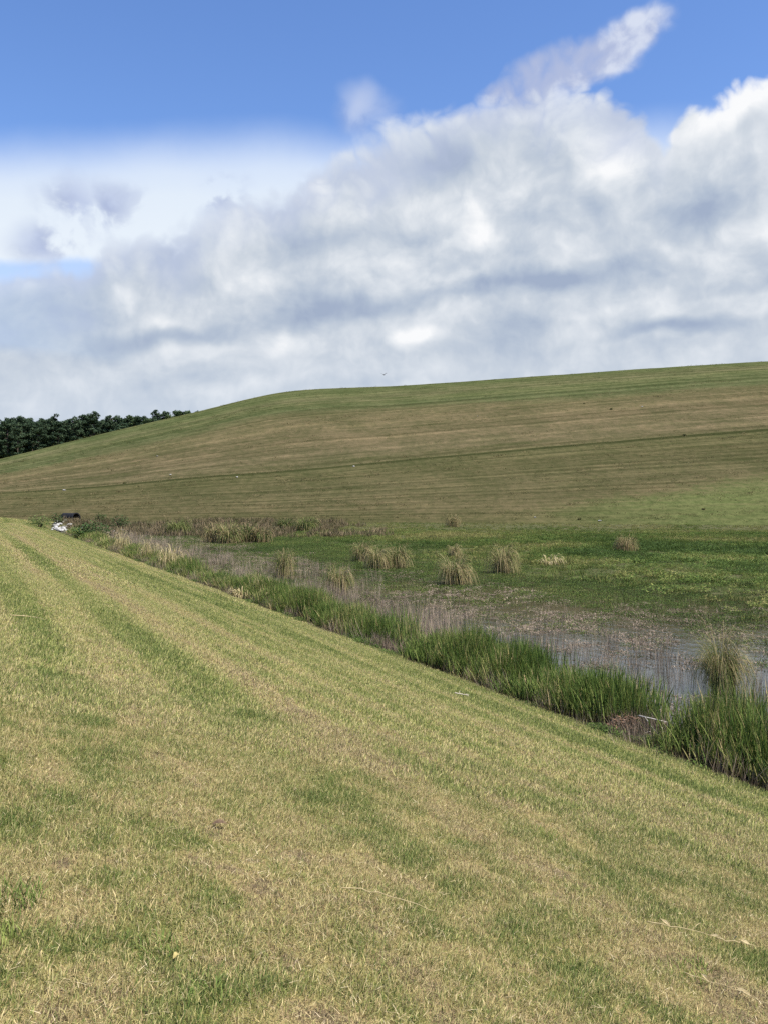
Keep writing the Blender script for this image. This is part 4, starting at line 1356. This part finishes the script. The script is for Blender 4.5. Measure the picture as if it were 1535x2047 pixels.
o = shrub(4.25, 15.75, 0.62, 0.34, 'red-brown dead bracken heap beside the grey branch', 960, 0.5, 190, 0.10, 'dead_bracken', 'dead plant')
for ch in o.children:
    if ch.name.startswith('foliage'):
        ch.data.materials[0] = m_red

# --- green weeds in the turf near the camera
m_tuft = leaf_mat('tuft_blades', [(0.0, (0.09, 0.14, 0.035)), (0.5, (0.15, 0.21, 0.05)), (1.0, (0.26, 0.30, 0.08))], 0.3)
def weed(x, y, w, h, label, seed, tint, n=110, bw=(0.003, 0.0055)):
    root = empty('grass_tuft', (x, y, float(ground_z(x, y))))
    blade_object('green_blades', blades(n, w * 0.45, (h * 0.5, h), bw, 0.75, seed, segs=3, flat=0.2), m_tuft, root, tint)
    V, F, B, U = blades(n // 4, w * 0.45, (h * 0.35, h * 0.8), (bw[0] * .7, bw[1] * .7), 0.8, seed + 1, segs=3)
    blade_object('dry_blades', (V, F, B, U), m_clump_dry, root, 0.6)
    tag(root, label, 'grass tuft', 'green tufts in the mown grass')
weed(-1.56, 3.60, 0.34, 0.10, 'taller dark green grass tuft at the left edge of the picture', 970, 0.45, 240)
weed(-1.46, 3.28, 0.24, 0.075, 'light yellow-green tuft below the dark one at the left edge', 972, 0.95, 150)
weed(-0.92, 3.45, 0.30, 0.055, 'green clover-like patch low in the picture, left of centre', 974, 0.55, 160)
weed(-0.66, 3.16, 0.24, 0.055, 'small green tuft nearest the bottom edge', 976, 0.5, 120)
weed(1.55, 4.50, 0.30, 0.07, 'yellow-green weed beside the thin straw stalk', 978, 1.0, 150)
weed(1.20, 6.75, 0.30, 0.06, 'bright green tuft in the middle of the slope', 980, 0.85, 120)
weed(1.85, 8.6, 0.5, 0.07, 'long green tuft farther down the slope', 982, 0.6, 150)

# --- two fallen leaves
def fallen_leaf(x, y, L, label, ca, cb, seed):
    root_z = float(ground_z(x, y)) + 0.03
    V, F = [], []
    for i in range(7):
        f = i / 6
        w = L * 0.26 * math.sin(math.pi * min(1, f * 0.95 + 0.03))
        V += [((f - .5) * L, -w, 0.012 * math.sin(f * 3) + w * 0.35), ((f - .5) * L, 0, 0.012 * math.sin(f * 3)), ((f - .5) * L, w, 0.012 * math.sin(f * 3) + w * 0.3)]
    for i in range(6):
        for k in (0, 1):
            F.append((i * 3 + k, i * 3 + k + 1, i * 3 + k + 4, i * 3 + k + 3))
    o = mesh_obj('fallen_leaf', V, F, simple_mat('leaf_' + label.split()[0], ca, cb, 40, 0.7), smooth=True)
    o.location = (x, y, root_z)
    o.rotation_euler = (0.2, 0.1, seed)
    tag(o, label, 'leaf')
fallen_leaf(-0.94, 5.04, 0.085, 'brown curled leaf lying on the grass', (0.07, 0.045, 0.025), (0.14, 0.09, 0.05), 0.3)
fallen_leaf(-0.80, 3.38, 0.04, 'yellow leaf lying low in the picture, left of centre', (0.30, 0.24, 0.08), (0.42, 0.34, 0.14), 1.2)

# --- a bird over the ridge
def build_bird():
    m = simple_mat('dark_feathers', (0.020, 0.018, 0.018), (0.045, 0.040, 0.038), 20, 0.8)
    root = empty('bird', (0.0, 120.0, 4.2 + 0.1325 * 120), R(70))
    prof = [(-0.22, 0.005), (-0.16, 0.035), (-0.06, 0.065), (0.04, 0.062), (0.11, 0.040), (0.15, 0.042), (0.19, 0.030), (0.22, 0.006)]
    V, F = tube([(x, 0, 0) for x, r in prof], [r for x, r in prof], 10)
    mesh_obj('body', V, F, m, root, smooth=True)
    for sgn in (1, -1):
        pts = [(0.08, 0.03, 0.02), (-0.08, 0.03, 0.02), (-0.10, 0.20, 0.13), (0.05, 0.22, 0.15), (-0.13, 0.44, 0.24), (-0.05, 0.46, 0.25)]
        top = [(x, y * sgn, z) for x, y, z in pts]
        bot = [(x, y * sgn, z - 0.012) for x, y, z in pts]
        fs = [(0, 1, 2, 3), (3, 2, 4, 5)]
        F = fs + [tuple(i + 6 for i in q)[::-1] for q in fs] + [(0, 3, 9, 6), (3, 5, 11, 9), (5, 4, 10, 11), (4, 2, 8, 10), (2, 1, 7, 8)]
        mesh_obj('wing', top + bot, F, m, root)
    mesh_obj('tail', [(-0.18, -0.02, 0.01), (-0.18, 0.02, 0.01), (-0.34, 0.06, 0.0), (-0.34, -0.06, 0.0), (-0.18, -0.02, -0.01), (-0.18, 0.02, -0.01), (-0.34, 0.06, -0.01), (-0.34, -0.06, -0.01)],
             [(0, 1, 2, 3), (7, 6, 5, 4), (0, 3, 7, 4), (1, 5, 6, 2), (2, 6, 7, 3)], m, root)
    tag(root, 'tiny dark bird flying just above the ridge of the hill', 'bird')
build_bird()
